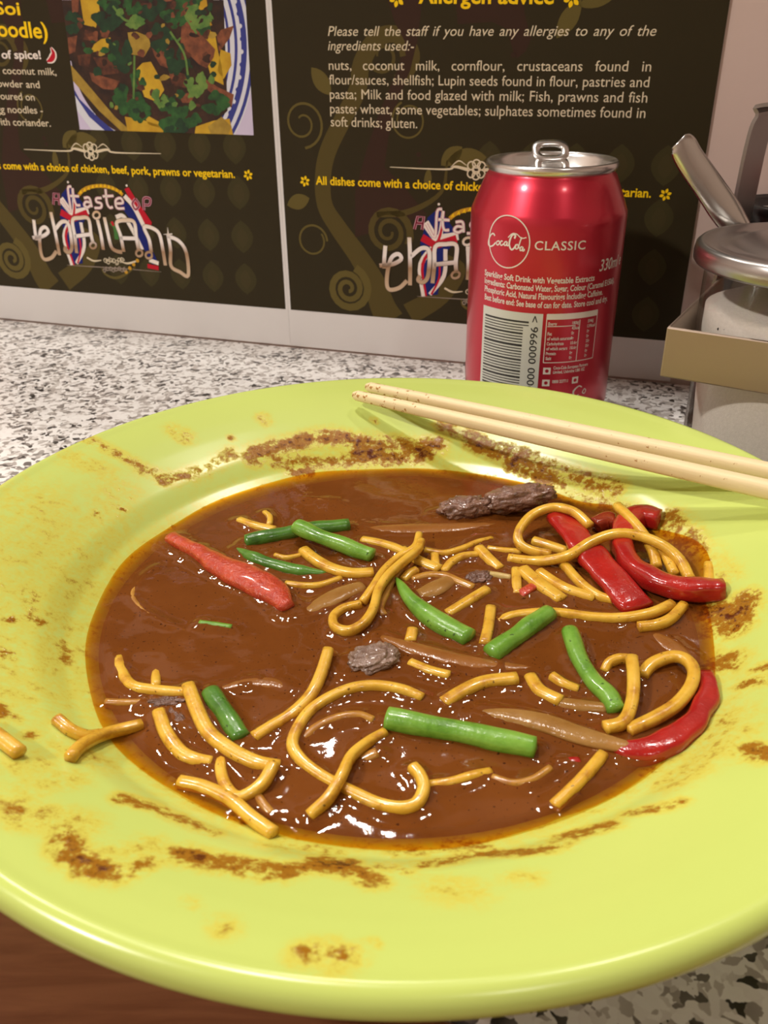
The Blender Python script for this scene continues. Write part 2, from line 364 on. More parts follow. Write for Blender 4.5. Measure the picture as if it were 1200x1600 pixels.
def logo(fl, ds, dz):
    def A(shape, m, h):
        fl.add(([(a+ds, b+dz) for a, b in shape[0]], shape[1]), m, h)
    def R(P, wpx, m, h, sub=5): A(ribbon2d([LG(*p) for p in P], [q*K1/3.75*1.17 for q in wpx] if hasattr(wpx, '__len__') else wpx*K1/3.75*1.17, sub), m, h)
    def Pg(P, m, h): A(([LG(*p) for p in P], [tuple(range(len(P)))]), m, h)
    # golden sun behind the lettering
    R([(468, 240), (490, 215), (530, 195), (590, 187), (650, 195), (695, 215), (725, 240)], 22, I_gold, 3)
    for k in range(11):
        a = k/10; x = 480+a*235; y = 218-38*math.sin(math.pi*a); R([(x-5, y+14), (x, y-4), (x+5, y+14)], 7, I_yellow, 3.5, 1)
    # union flag
    Pg([(368, 235), (405, 190), (450, 235), (530, 335), (485, 420), (490, 640), (425, 645), (395, 500), (360, 370)], I_blue, 4)
    R([(362, 262), (425, 345), (525, 330)], 46, I_white, 4.4, 1); R([(362, 340), (430, 380), (520, 345)], 44, I_red, 4.8, 1)
    R([(430, 205), (440, 350), (385, 480), (430, 650)], [14, 30, 34, 30], I_white, 4.6); R([(436, 205), (440, 350), (392, 480), (440, 650)], [6, 16, 18, 12], I_red, 5)
    R([(480, 400), (500, 540), (455, 640)], 24, I_white, 4.5); R([(470, 480), (480, 560), (462, 640)], 12, I_red, 5)
    # thai flag
    Pg([(735, 205), (760, 195), (800, 260), (895, 400), (890, 425), (845, 430), (800, 330)], I_red, 4)
    R([(735, 245), (790, 310), (850, 425)], 30, I_white, 4.4); R([(725, 290), (790, 370), (830, 470), (860, 530), (915, 640)], [50, 70, 70, 60, 45], I_blue, 4.2)
    R([(685, 370), (730, 365), (790, 460), (840, 560)], 26, I_white, 4.6); R([(880, 620), (935, 640)], 26, I_white, 4.8); R([(870, 655), (935, 668)], 28, I_red, 4.8)
    R([(655, 400), (680, 430), (690, 500)], 30, I_green, 4); R([(660, 395), (672, 420)], 18, I_red, 4.5)
    for c in ((405, 165), (748, 185)): A(disc2d(LG(*c), 7*K1/3.75*1.2), I_white, 5)
    # small words: A taste of
    for P in ([(320, 297), (322, 232), (350, 232), (355, 300)], [(322, 264), (353, 266)]): R(P, 17, I_pink, 6, 1); R(P, 9, I_dred, 6.5, 1)
    for P, s in (([(368, 268), (420, 338), (405, 205), (425, 190)], 4), ([(432, 200), (440, 260), (455, 298), (478, 300)], 4), ([(418, 245), (470, 248)], 1),
              ([(498, 258), (530, 258), (545, 312)], 4), ([(540, 285), (510, 280), (500, 300), (520, 312), (540, 298)], 4),
              ([(602, 258), (572, 260), (572, 280), (600, 290), (597, 314), (560, 316)], 4), ([(625, 205), (633, 285), (650, 314), (668, 310)], 4), ([(608, 248), (672, 245)], 1),
              ([(682, 290), (726, 286), (712, 258), (684, 272), (692, 316), (736, 318)], 4)):
        R(P, 19, I_pink, 6, s); R(P, 11, I_white, 6.5, s)
    for P in ([(800, 262), (782, 290), (800, 325), (822, 300), (800, 262)], [(850, 330), (848, 262), (885, 262), (882, 296), (855, 298)]): R(P, 17, I_pink, 6, 4); R(P, 8, I_dred, 6.5, 4)
    # big word
    big = [[(205, 385), (214, 460), (222, 505)], [(198, 490), (255, 482), (290, 455), (272, 428), (246, 445), (240, 500), (248, 580), (268, 616), (310, 606), (338, 568)],
           [(305, 340), (325, 430), (345, 530), (356, 592)], [(332, 440), (368, 398), (402, 402), (418, 450), (428, 545), (412, 575), (388, 565), (392, 540)],
           [(456, 580), (445, 480), (432, 388), (475, 374), (525, 380), (540, 470), (552, 520)], [(444, 482), (532, 470)],
           [(578, 385), (598, 470), (612, 560)], [(618, 370), (640, 470), (660, 545), (690, 568), (722, 574)],
           [(732, 572), (712, 475), (690, 402), (740, 388), (792, 400), (805, 490), (818, 560)], [(708, 492), (800, 494)],
           [(893, 575), (880, 500), (850, 428), (900, 434), (940, 470), (960, 560), (975, 652)],
           [(990, 470), (1005, 560), (1008, 655), (1060, 690), (1108, 710), (1098, 580), (1055, 510), (985, 478)]]
    circ = [((572, 358), 20), ((552, 535), 18), ((822, 580), 19), ((878, 592), 19)]
    for P in big: R(P, 29, I_shadow, 7)
    for P in big: R(P, 24, I_chrome, 8)
    for c, r in circ:
        P = [(c[0]+r*math.cos(a*math.pi/6), c[1]+r*math.sin(a*math.pi/6)) for a in range(13)]
        R(P, 20, I_shadow, 7, 1); R(P, 14, I_chrome, 8, 1)
    # sparkle and scrolls below
    R([(988, 430), (992, 480)], [2, 14], I_white, 9, 1); R([(965, 470), (1015, 468)], [3, 9], I_white, 9, 1)
    R([(515, 605), (555, 625), (600, 622)], [12, 12, 5], I_cream, 6); R([(720, 632), (755, 640), (802, 628)], [5, 12, 12], I_cream, 6)
    R([(400, 650), (560, 660), (700, 668), (950, 690)], [2, 5, 5, 2], I_fade, 5)
    R([(600, 660), (620, 700), (680, 725), (740, 705), (800, 660)], [6, 14, 18, 16, 6], I_vine, 5)
    for k in range(7):
        c = LG(625+k*16, 625+8*math.sin(k*2)); A(spiral2d(c, .0016, .0005, 1.3, k, .0005, .0004, 16), I_cream, 6.2+.1*k)
    for k in range(8):
        c = LG(620+k*17, 675+8*math.cos(k*2)); A(spiral2d(c, .0014, .0004, 1.3, k*2, .0005, .0004, 16), I_fade, 6.2+.1*k)
    for k in range(4):
        c = LG(745+k*22, 690-k*22); A(disc2d(c, .0012, 8), I_gold, 6)
def knot(fl, ds, dz):
    c = wall_sz(745, 265); c = (c[0]+ds, c[1]+dz); k = .00031
    for a, b in ((-8, -6), (8, -6), (-8, 6), (8, 6), (0, 0), (0, -9), (0, 9)):
        fl.add(spiral2d((c[0]+a*k, c[1]+b*k), .0021, .0017, 1, 0, .0007, .0007, 16), I_cream, 6+.1*abs(a)+.05*b)
    for sg in (-1, 1):
        fl.add(ribbon2d([(c[0]+sg*.004, c[1]), (c[0]+sg*.011, c[1]+.0012), (c[0]+sg*.016, c[1]-.0002), (c[0]+sg*.045, c[1])], [.0016, .0012, .0008, .0003]), I_cream, 5)
        fl.add(ribbon2d([(c[0]+sg*.005, c[1]+.002), (c[0]+sg*.009, c[1]+.004), (c[0]+sg*.013, c[1]+.001)], [.0003, .0006, .0003]), I_cream, 5.5)
def flower(fl, c, r, m):
    for k in range(6):
        a = k*math.pi/3+.3; fl.add(leaf2d((c[0]+.25*r*math.cos(a), c[1]+.25*r*math.sin(a)), r*.85, r*.27, a), m, 6+.05*k)
def sheet(name, s0, s1, label, ground, right_white):
    v, f = box(s0, s1, -.0012, -.0002, .0008, .2975)
    root = mesh_obj(name, [wall_pt(a, c, -b) for a, b, c in v], f, PAPER, None, False); setp(root, label, 'poster')
    return root
WP = lambda off: (lambda s, z, h: wall_pt(s, z, off+h*.00002))
E = .00125
pl = sheet('menu_poster', SO-.4158, SO-.20525, 'white-bordered dark green menu sheet with a photo of a noodle bowl', None, True)
pr = sheet('allergen_poster', SO-.20515, SO+.0088, 'white-bordered dark olive allergen advice sheet on the wall behind the can', None, False)
def sheet_print(root, s0, s1, ds, dz, ground):
    fl = Flat(); fl.add(([(s0, .0222), (s1, .0222), (s1, .2968), (s0, .2968)], [(0, 1, 2, 3)]), ground, 0)
    art(fl, ds, dz, s0, s1, .0222, .2968); o = fl.build('printed_background', WP(E), root)
    return o
sheet_print(pl, SO-.4158, SO-.2068, DS, DZ, print_ground('menu_print_ground', *(wall_pt(SO-.30, 0).x, .17)))
sheet_print(pr, SO-.2036, SO+.0088, 0, 0, print_ground('allergen_print_ground', *(wall_pt(SO-.10, 0).x, .19)))
for root, ds, dz in ((pl, DS, DZ), (pr, 0, 0)):
    fl = Flat(); logo(fl, wall_sz(603.5, 383)[0]-wall_sz(54.7, 342.7)[0] + (0 if ds == 0 else DS), 0 if ds else -.003)
    fl.build('printed_logo', WP(E+.0001), root)
    fl = Flat(); knot(fl, ds, dz); fl.build('printed_divider', WP(E+.0001), root)
def ptext(root, lines, name, m, capk=1.0, ds=0, dz=0, **kw):
    fl = Flat()
    for body, a, b, cap, *ex in lines:
        A = wall_sz(*a); B = wall_sz(*b); k = dict(kw); k.update(ex[0] if ex else {})
        h = wall_sz(a[0], a[1]-cap)[1]-A[1]
        fl.add(text2d(body, (A[0]+ds, A[1]+dz), (B[0]+ds, B[1]+dz), h, **k), m, 0)
    return fl.build(name, WP(E+.00012), root)
ptext(pr, [('Please tell the staff if you have any allergies to any of the', (514, 56), (1025, 56), 15, dict(word=1.45, shear=.22)),
           ('ingredients used:-', (514, 78.5), (648, 79), 15, dict(shear=.22)),
           ('nuts,  coconut  milk,  cornflour,  crustaceans  found  in', (515.5, 109), (1017, 111.5), 15, dict(word=1.5)),
           ('flour/sauces, shellfish; Lupin seeds found in flour, pastries and', (516, 131.5), (1014, 136), 15),
           ('pasta; Milk and food glazed with milk; Fish, prawns and fish', (517, 154), (1011, 160), 15, dict(word=1.15)),
           ('paste; wheat, some vegetables; sulphates sometimes found in', (517.5, 176.5), (1008, 184), 15),
           ('soft drinks; gluten.', (518.5, 197), (653, 200), 15)], 'printed_text', I_cream)
ptext(pr, [('Allergen advice', (655, 5), (866, 6), 24)], 'printed_heading', I_yellow, bold=.025)
ptext(pr, [('All dishes come with a choice of chicken, beef, pork, prawns or vegetarian.', (495, 287.5), (1017, 308), 12.5)], 'printed_note', I_yellow, bold=.022)
a = wall_sz(495, 287.5); b = wall_sz(369, 277.5)
fl = Flat(); fl.add(text2d('All dishes come with a choice of chicken, beef, pork, prawns or vegetarian.', (a[0]+DS, b[1]), b, .00395, bold=.022), I_yellow, 0); fl.build('printed_note', WP(E+.00012), pl)
fl = Flat()
for q, r in (((622, -3), .0036), ((895, -3), .0036), ((478, 282.5), .0026), ((1040, 303.5), .0026)):
    fl = Flat(); flower(fl, wall_sz(*q), r, I_yellow); fl.build('printed_flower', WP(E+.0001), pr)
fl = Flat(); flower(fl, wall_sz(389.5, 273), .0026, I_yellow); fl.build('printed_flower', WP(E+.0001), pl)
ptext(pl, [('Soi', (-4, 22), (35, 23.5), 20), ('oodle)', (0, 56.5), (78, 60), 24)], 'printed_title', I_yellow, bold=.02)
ptext(pl, [('e of spice!', (-8, 91), (67, 92), 12.5, dict(bold=.025))], 'printed_spice_note', I_white)
ptext(pl, [('n coconut milk,', (-4, 115), (91, 117.5), 11), ('owder and', (-1, 135.5), (65, 137.5), 11), ('oured on', (4, 155), (57, 157), 11), ('gg noodles -', (-2, 175.5), (70, 177.5), 11), ('with coriander.', (-6, 195), (82, 197.5), 11)], 'printed_text', I_cream, bold=.006)
fl = Flat(); cp = wp([(82, 74), (86, 84), (83, 92), (76, 96)])
fl.add(ribbon2d(cp, [.0012, .0040, .0042, .0018]), I_white, 0); fl.add(ribbon2d(cp, [.0004, .0022, .0026, .0006]), I_red, 2); fl.build('printed_chilli', WP(E+.0001), pl)
# the printed dish photograph
I_lilac = ink('print_lilac', (205, 195, 222)); I_china = ink('print_china', (214, 216, 226)); I_cobalt = ink('print_cobalt', (60, 66, 140))
I_dish = mottled('print_brown_food', lin((60, 34, 19)), lin((30, 17, 14)), 160, .4); I_meatp = mottled('print_beef', lin((141, 81, 51)), lin((94, 51, 34)), 260, .4); I_meatd = mottled('print_dark_beef', lin((103, 56, 34)), lin((60, 32, 24)), 260, .4)
I_pot = mottled('print_potato', lin((206, 167, 38)), lin((184, 141, 25)), 90, .4); I_potd = mottled('print_potato_dull', lin((176, 146, 55)), lin((146, 116, 38)), 150, .4)
I_lf = mottled('print_coriander', lin((44, 96, 42)), lin((21, 61, 29)), 200, .4); I_lfd = mottled('print_coriander_dark', lin((25, 65, 36)), lin((15, 41, 26)), 200, .4); I_lfl = mottled('print_coriander_pale', lin((111, 141, 64)), lin((73, 116, 51)), 200, .4)
fl = Flat(); DP = lambda x, y: (80+x/3.243, y/3.243)
win = wp([(127, 202), (398, 211), (379, -110), (84, -110)])
def D(poly, m, h):
    q = clip([wall_sz(*DP(*p)) for p in poly], win)
    if len(q) > 2: fl.add((q, [tuple(range(len(q)))]), m, h)
def ell(cx, cy, rx, ry, n=72): return [(cx+rx*math.cos(2*math.pi*k/n), cy+ry*math.sin(2*math.pi*k/n)) for k in range(n)]
fl.add((win, [(0, 1, 2, 3)]), I_lilac, 0)
D(ell(600, 250, 440, 670), I_china, .5)
for k, (sc, mm) in enumerate(((.985, I_cobalt), (.965, I_china), (.94, I_cobalt), (.895, I_china), (.87, I_cobalt), (.855, I_china), (.82, I_cobalt), (.81, I_china))): D(ell(600-8*k, 250, 440*sc, 670*sc), mm, 1+.3*k)
for k in range(26):
    a = -1.3+k*.11; c = (568+432*.885*math.cos(a)*1.0+22, 250+670*.885*math.sin(a)); D(ell(c[0], c[1], 9, 12, 8), I_cobalt if k % 2 else I_china, 3.6)
D(ell(480, 200, 380, 500), I_dish, 4); D([(100, 300), (400, 660), (520, 690), (760, 700), (900, 560), (880, 0), (60, 0), (60, 200)], I_dish, 4.2)
for P in ([(100, 320), (170, 400), (330, 590), (420, 670), (380, 680), (250, 560), (110, 400)],): D(P, I_potd, 4.6)
for P in ([(380, 590), (450, 600), (580, 640), (570, 690), (400, 690)], [(740, 640), (830, 610), (910, 600), (930, 690), (730, 690)], [(470, 570), (560, 620), (570, 650), (500, 630)], [(150, -40), (240, -40), (255, 60), (235, 140), (175, 125)],
          [(205, 265), (225, 225), (260, 198), (308, 190), (315, 250), (260, 258)], [(440, 350), (470, 318), (512, 312), (550, 380), (580, 455), (540, 515), (480, 490), (455, 420)],
          [(760, 190), (815, 110), (835, 160), (852, 260), (870, 330), (880, 430), (820, 400), (800, 330)], [(865, 250), (915, 270), (920, 330), (880, 400), (850, 360)], [(690, -30), (790, -30), (800, 40), (740, 60)]): D(P, I_pot, 5)
for P in ([(395, 165), (440, 160), (500, 185), (512, 230), (480, 285), (410, 275)], [(800, 640), (870, 590), (920, 640), (900, 690), (820, 690)]): D(P, I_potd, 5.3)
for P in ([(670, 118), (720, 130), (770, 175), (838, 250), (830, 290), (795, 345), (755, 325), (700, 270), (662, 210)], [(842, 160), (900, 140), (932, 130), (910, 195), (858, 262)], [(508, 215), (560, 235), (605, 250), (598, 345), (560, 330), (530, 280)], [(200, 365), (300, 395), (355, 410), (330, 455), (270, 450), (215, 410)],
          [(92, 190), (140, 180), (130, 262), (98, 275)], [(785, 395), (850, 440), (932, 478), (920, 545), (870, 510), (800, 455)], [(655, 480), (700, 470), (728, 490), (715, 520), (670, 520)], [(260, 140), (310, 150), (290, 195), (250, 180)], [(110, -20), (150, -20), (145, 60), (115, 70)]): D(P, I_meatp, 5.6)
for P in ([(140, 280), (210, 270), (200, 340), (150, 330)], [(220, 290), (330, 290), (350, 370), (270, 380)], [(600, 350), (700, 380), (710, 450), (620, 430)], [(430, 20), (560, 10), (540, 90), (440, 80)], [(330, 470), (420, 480), (400, 540)], [(180, 150), (250, 170), (230, 210), (170, 200)]): D(P, I_meatd, 5.4)
random.seed(11)
def coriander(x, y, r, m, h, rot=0, sy=1):
    for k in range(5):
        a = rot+(-1.9+k*.95); P = []
        for q in range(14):
            b = 2*math.pi*q/14; rr = r*.42*(1+.22*math.sin(3*b+k)); P.append((x+math.cos(a)*r*.55+rr*math.cos(b), y+(math.sin(a)*r*.55+rr*math.sin(b))*sy))
        D(P, m, h+.1*k)
for x, y, r, m, ro, sy in ((115, 115, 60, I_lfd, 0, 1), (295, 80, 85, I_lfd, 1, 1), (430, 110, 55, I_lfl, .4, .7), (360, 260, 62, I_lfd, 1.6, 1.5), (400, 500, 85, I_lf, 2, 1), (455, 560, 62, I_lf, .5, 1), (450, 400, 45, I_lf, 2.5, 1.2), (555, 190, 70, I_lfd, 0, 1.1), (640, 60, 85, I_lf, .8, 1), (755, 80, 75, I_lfl, 2, 1), (740, 420, 60, I_lfl, 1.2, 1.3), (600, 580, 75, I_lf, 0, 1.3), (700, 590, 72, I_lf, 2.2, .9), (835, 520, 80, I_lf, .4, .8), (565, 510, 38, I_lfl, 1, 1), (500, 20, 90, I_lfd, .3, 1), (640, 290, 60, I_lfd, 1.4, 1.6), (420, 30, 50, I_lf, 2, 1), (700, -10, 80, I_lf, 0, 1), (640, 650, 60, I_lfd, 1, 1), (300, 10, 60, I_lf, 1, .8), (780, 140, 40, I_lf, 1, 1)):
    coriander(x, y, r, m, 6.5+random.random()*2, ro, sy)
random.seed(23)
for k in range(150):
    a = random.random()*6.283; q = math.sqrt(random.random()); x = 500+360*q*math.cos(a); y = 230+430*q*math.sin(a)
    if (x-500)**2/400**2+(y-230)**2/470**2 > .95 or y < -60 or x < 110+max(0, y-250)*.7: continue
    r = 9+random.random()*22; m_ = random.choice([I_lf, I_lfd, I_lfd, I_lfl, I_meatp, I_meatd, I_meatd, I_dish, I_dish, I_potd]); n_ = random.choice([5, 6, 7, 9]); ro = random.random()*3; st_ = .4+random.random()*.6
    P = [(x+r*(.6+.7*random.random())*math.cos(2*math.pi*j/n_)*math.cos(ro)-r*st_*(.6+.7*random.random())*math.sin(2*math.pi*j/n_)*math.sin(ro), y+r*(.6+.7*random.random())*math.cos(2*math.pi*j/n_)*math.sin(ro)+r*st_*math.sin(2*math.pi*j/n_)*math.cos(ro)) for j in range(n_)]
    D(P, m_, 8.2+random.random())
D([(118, 440), (150, 500), (240, 590), (330, 665), (290, 670), (200, 610), (122, 480)], I_cobalt, 5.2); D([(120, 470), (200, 590), (290, 670), (230, 680), (140, 560)], I_china, 5.4)
for P in ([(320, 30), (380, 100), (450, 110)], [(610, 160), (680, 270), (700, 380)], [(690, 90), (745, 170)], [(430, 280), (425, 500)]):
    vs, fs = ribbon2d([wall_sz(*DP(*p)) for p in P], .0012)
    for f_ in fs:
        q = clip([vs[i] for i in f_], win)
        if len(q) > 2: fl.add((q, [tuple(range(len(q)))]), I_lfl, 9.5)
fl.build('printed_dish_photo', WP(E+.0001), pl)['label'] = 'printed photo of a noodle bowl with beef, potato and coriander'

# ================================================================== PLATE
PX, PY = .003594, .20625
PROF = [(0, .0068), (.030, .0068), (.048, .0072), (.058, .0090), (.066, .0118), (.074, .0146), (.080, .0167), (.0861, .0189), (.0905, .0212), (.094, .0240), (.097, .0262), (.102, .0288), (.108, .0318), (.114, .0345), (.120, .0368), (.1255, .0386)]
LIP = [(.1267, .0392), (.1275, .0394), (.1288, .0391), (.1300, .0382), (.1307, .0366), (.1306, .0350), (.1298, .0336), (.1280, .0328), (.1245, .0318), (.112, .0275), (.099, .0215), (.090, .0155), (.078, .0100), (.066, .0062), (.056, .0030), (.0535, .0006), (.052, .0), (.0495, .0), (.048, .0010), (.047, .0030), (0, .0030)]
def plate_z(r):
    for (a, za), (b, zb) in zip(PROF, PROF[1:]):
        if r <= b: return za+(zb-za)*(r-a)/(b-a)
    return PROF[-1][1]
def on_plate(px, py):
    z0 = .0405
    for k in range(1, 161):
        z1 = .0405-.00022*k; p = on_z(px, py, z1)
        if plate_z(math.hypot(p.x-PX, p.y-PY)) >= z1: break
        z0 = z1
    for _ in range(14):
        zm = (z0+z1)/2; p = on_z(px, py, zm)
        if plate_z(math.hypot(p.x-PX, p.y-PY)) >= zm: z1 = zm
        else: z0 = zm
    return p
# stains: strokes in place on the plate, each (points, radius mm, strength)
STAINS = [
 ([(395, 712), (430, 700), (470, 690), (510, 682), (560, 690), (610, 697), (660, 700), (685, 695)], 3.6, 1.0), ([(560, 712), (600, 716), (650, 712), (670, 706)], 3.2, 1.1), ([(455, 736), (485, 738)], 2.2, 1.0), ([(430, 722), (520, 722), (580, 722)], 3, .75),
 ([(690, 662), (760, 690), (830, 715), (900, 745), (965, 762)], 3.2, .75), ([(735, 690), (790, 712), (850, 738)], 2.6, 1.0), ([(800, 728), (850, 748), (880, 758)], 3, .9), ([(870, 770), (930, 785), (985, 800)], 4, .62),
 ([(1045, 812), (1065, 840), (1085, 865)], 4.2, .85), ([(1060, 830), (1100, 880), (1130, 900)], 5, .5), ([(1166, 935), (1160, 965), (1150, 980)], 3.2, 1.1), ([(1095, 955), (1130, 965), (1140, 975)], 5, 1.1), ([(1100, 990), (1130, 985)], 4, .75),
 ([(1112, 1040), (1135, 1035)], 4.5, .8), ([(1165, 1068), (1200, 1060)], 2.4, .85), ([(1185, 1045), (1200, 1043)], 2.0, .85), ([(1175, 1172), (1190, 1178)], 3.0, 1.0), ([(1110, 1110), (1130, 1140), (1110, 1170)], 7, .52), ([(1040, 1225), (1080, 1200)], 5, .5),
 ([(132, 688), (165, 700), (200, 718)], 2.6, .72), ([(200, 718), (230, 738), (262, 748), (290, 742), (325, 732), (360, 708)], 3, .66), ([(255, 752), (290, 742)], 2.2, .9), ([(272, 672), (290, 682)], 3.4, .66), ([(410, 652), (416, 658)], 2.6, .6), ([(585, 657), (586, 658)], 1.5, .7), ([(360, 684), (362, 685)], 1.3, .75),
 ([(110, 715), (160, 735), (200, 770)], 6, .42), ([(60, 800), (100, 900), (90, 1000), (60, 1080)], 17, .40), ([(20, 850), (15, 1000), (10, 1100)], 12, .38), ([(180, 780), (130, 880), (95, 990)], 9, .42), ([(50, 930), (45, 960), (75, 985)], 3, .6), ([(0, 1020), (15, 1025)], 2.5, .8), ([(0, 1110), (10, 1120)], 3, .8), ([(95, 1000), (105, 1030)], 3, .6), ([(60, 970), (62, 972)], 1.6, 1.0), ([(15, 967), (17, 969)], 1.2, 1.0), ([(150, 800), (152, 804)], 1.0, 1.0), ([(192, 795), (194, 796)], 1.0, 1.0), ([(45, 1148), (50, 1150)], 2, .8),
 ([(288, 1335), (330, 1345), (380, 1355), (440, 1362)], 3.2, .95), ([(430, 1365), (500, 1350), (560, 1362), (585, 1376)], 2.8, .9), ([(500, 1345), (540, 1348)], 3, 1.0), ([(105, 1312), (112, 1335), (140, 1355), (180, 1362)], 3.0, 1.0), ([(200, 1362), (228, 1350)], 2.2, .85), ([(30, 1272), (75, 1278), (120, 1285)], 4.5, .62), ([(60, 1225), (110, 1215)], 4, .5),
 ([(195, 1248), (230, 1258), (280, 1278), (330, 1300)], 2.4, .8), ([(180, 1330), (230, 1320)], 4, .5), ([(0, 1260), (30, 1240)], 5, .5), ([(478, 1492), (510, 1484), (545, 1492)], 2.6, .75), ([(500, 1505), (530, 1506)], 3, .5), ([(348, 1445), (352, 1450)], 2.5, .55), ([(582, 1471), (584, 1473)], 1.0, .8), ([(300, 1408), (302, 1410)], 1.6, .6),
 ([(600, 1352), (630, 1360)], 2, .85), ([(660, 1350), (740, 1336), (800, 1332), (870, 1322), (900, 1303), (950, 1290)], 2.4, .88), ([(880, 1310), (910, 1300)], 2.6, 1.0), ([(985, 1270), (1030, 1262), (1062, 1252)], 2.0, .75), ([(690, 1385), (730, 1392)], 5, .42), ([(800, 1372), (830, 1370)], 3, .45), ([(620, 1330), (700, 1322), (760, 1318)], 3, .6), ([(430, 1320), (520, 1330)], 4, .5), ([(60, 1190), (40, 1200)], 5, .5), ([(100, 1170), (150, 1190)], 5, .5)]
def stain_field(pts):
    pts = np.asarray(pts); out = np.zeros(len(pts))
    for P, r, s in STAINS:
        Q = np.array([on_plate(*p)[:2] for p in P]); r = r*.00125
        d = np.full(len(pts), 9.0)
        for a, b in zip(Q, Q[1:]):
            ab = b-a; t = np.clip(((pts-a)@ab)/max(ab@ab, 1e-12), 0, 1); d = np.minimum(d, np.hypot(*(pts-a-t[:, None]*ab).T))
        out = np.maximum(out, s*np.exp(-(d/r)**2*.9))
    rr = np.hypot(pts[:, 0]-PX, pts[:, 1]-PY)
    out = np.maximum(out, .46*np.exp(-np.clip(rr-.0862, 0, 1)/.0065))
    return np.clip(out, 0, 1.2)
m = mat('lime_melamine', (.66, .75, .10), .22, 0, .5); t = NT(m); vec = t.coords()
at = t.n('ShaderNodeAttribute', attribute_name='stain'); st = at.outputs['Fac']
n1 = t.noise(330, 5, .65, vec); n2 = t.noise(900, 3, .6, vec); n3 = t.noise(90, 3, .6, vec)
nn = t.math('ADD', t.math('MULTIPLY', n1, .7), t.math('ADD', t.math('MULTIPLY', n2, .25), t.math('MULTIPLY', n3, .35)))      # about .65 mean
v1 = t.math('MULTIPLY', st, t.math('ADD', t.math('MULTIPLY', t.math('SUBTRACT', nn, .65), 4.0), 1.0))
oil = t.maprange(v1, .08, .55); sauce = t.maprange(v1, .45, .90); dark = t.maprange(v1, 1.02, 1.45)
c = t.mix(t.math('MULTIPLY', oil, .62), (.545, .655, .160), (.66, .52, .045)); c = t.mix(t.math('MULTIPLY', sauce, .92), c, (.29, .098, .003)); c = t.mix(dark, c, (.10, .022, .004))
t.l(c, t.b.inputs['Base Color']); t.bump(t.math('MULTIPLY', t.math('ADD', sauce, dark), n2), .0006, .3)
t.l(t.maprange(sauce, 0, 1, .5, .22), t.b.inputs['Specular IOR Level']); t.l(t.maprange(sauce, 0, 1, .24, .16), t.b.inputs['Roughness']); M_plate = m
fine = []
for (a, za), (b, zb) in zip(PROF, PROF[1:]):
    k = max(1, int((b-a)/.0011)) if a >= .08 else 1
    fine += [(a+(b-a)*i/k, za+(zb-za)*i/k) for i in range(k)]
fine.append(PROF[-1])
plv, plf = lathe(fine[1:]+LIP[:-1], 420); n = 420
plv.append((0, 0, .0068)); plf += [((k+1) % n, k, len(plv)-1) for k in range(n)]
plv.append((0, 0, .003)); q0 = (len(fine[1:]+LIP[:-1])-1)*n; plf += [(q0+k, q0+(k+1) % n, len(plv)-1) for k in range(n)]
plate = mesh_obj('plate', plv, plf, M_plate); plate.location = (PX, PY, 0)
setp(plate, 'large round lime green plate smeared with brown sauce on the granite counter', 'plate')
sv = np.array([(x+PX, y+PY) for x, y, z in plv]); sf = stain_field(sv); sf[[i for i, p in enumerate(plv) if False]] = 0
nt = len(fine[1:])*n; sf[nt+3*n:-2] = 0
plate.data.attributes.new('stain', 'FLOAT', 'POINT').data.foreach_set('value', sf.astype(np.float32))

# ================================================================== FOOD
HS = .0191
SP = lambda px, py, l=0.: on_z(px, py, HS+l*.001)
def coated(name, c0, c1, c2, scale, rough, bump, **kw):
    m = mat(name, c1, rough, 0, .5, Coat_Weight=.38, Coat_Roughness=.06, **kw); t = NT(m); v = t.coords()
    c = t.ramp(t.noise(scale, 4, .6, v), [(.34, c0), (.46, c1), (.70, c2)])
    c = t.mix(t.maprange(t.noise(scale*4.5, 2, .5, v), .68, .76), c, tuple(x*.35 for x in c0)); t.l(c, t.b.inputs['Base Color'])
    t.bump(t.noise(scale*3, 3, .6, v), bump); return m
M_noodle = coated('egg_noodle', (.46, .20, .018), (.66, .37, .030), (.78, .49, .06), 170, .28, .00014, Subsurface_Weight=.15, Subsurface_Radius=(.003, .0016, .0005))
M_noodle_d = coated('sauce_coated_noodle', (.30, .11, .016), (.42, .19, .025), (.52, .27, .04), 170, .28, .00014)
M_noodle_p = mottled('pale_sprout', (.50, .36, .12), (.58, .42, .16), 300, .25, .0001, 900)
M_bean = coated('green_bean_skin', (.075, .20, .015), (.13, .31, .028), (.21, .42, .055), 110, .3, .00025)
M_bean_d = coated('dark_green_bean_skin', (.035, .11, .010), (.06, .18, .017), (.10, .25, .03), 110, .3, .00025)
M_pep = mottled('red_pepper_skin', (.33, .010, .009), (.45, .018, .012), 90, .2, .00025, 420, .5, Coat_Weight=.5, Coat_Roughness=.08)
M_pepf = mottled('red_pepper_flesh', (.42, .030, .012), (.55, .065, .02), 300, .28, .0006, 700, .5, Coat_Weight=.6, Coat_Roughness=.08)
M_meat = mottled('braised_beef', (.13, .058, .036), (.25, .125, .082), 260, .30, .0008, 600, .5, 6, Coat_Weight=.6, Coat_Roughness=.1)
M_meatd = mottled('dark_beef', (.10, .045, .028), (.19, .095, .065), 300, .3, .0006, 700, .5, 6)
M_onion = mottled('translucent_onion', (.36, .17, .035), (.46, .25, .07), 120, .2, .0002, 500, .5)
_t = NT(M_onion); _tr = _t.n('ShaderNodeBsdfTransparent'); _tr.inputs[0].default_value = (.95, .62, .25, 1); _mx = _t.n('ShaderNodeMixShader'); _mx.inputs[0].default_value = .28
_t.l(_t.b.outputs[0], _mx.inputs[1]); _t.l(_tr.outputs[0], _mx.inputs[2]); _t.l(_mx.outputs[0], _t.t.nodes['Material Output'].inputs['Surface'])
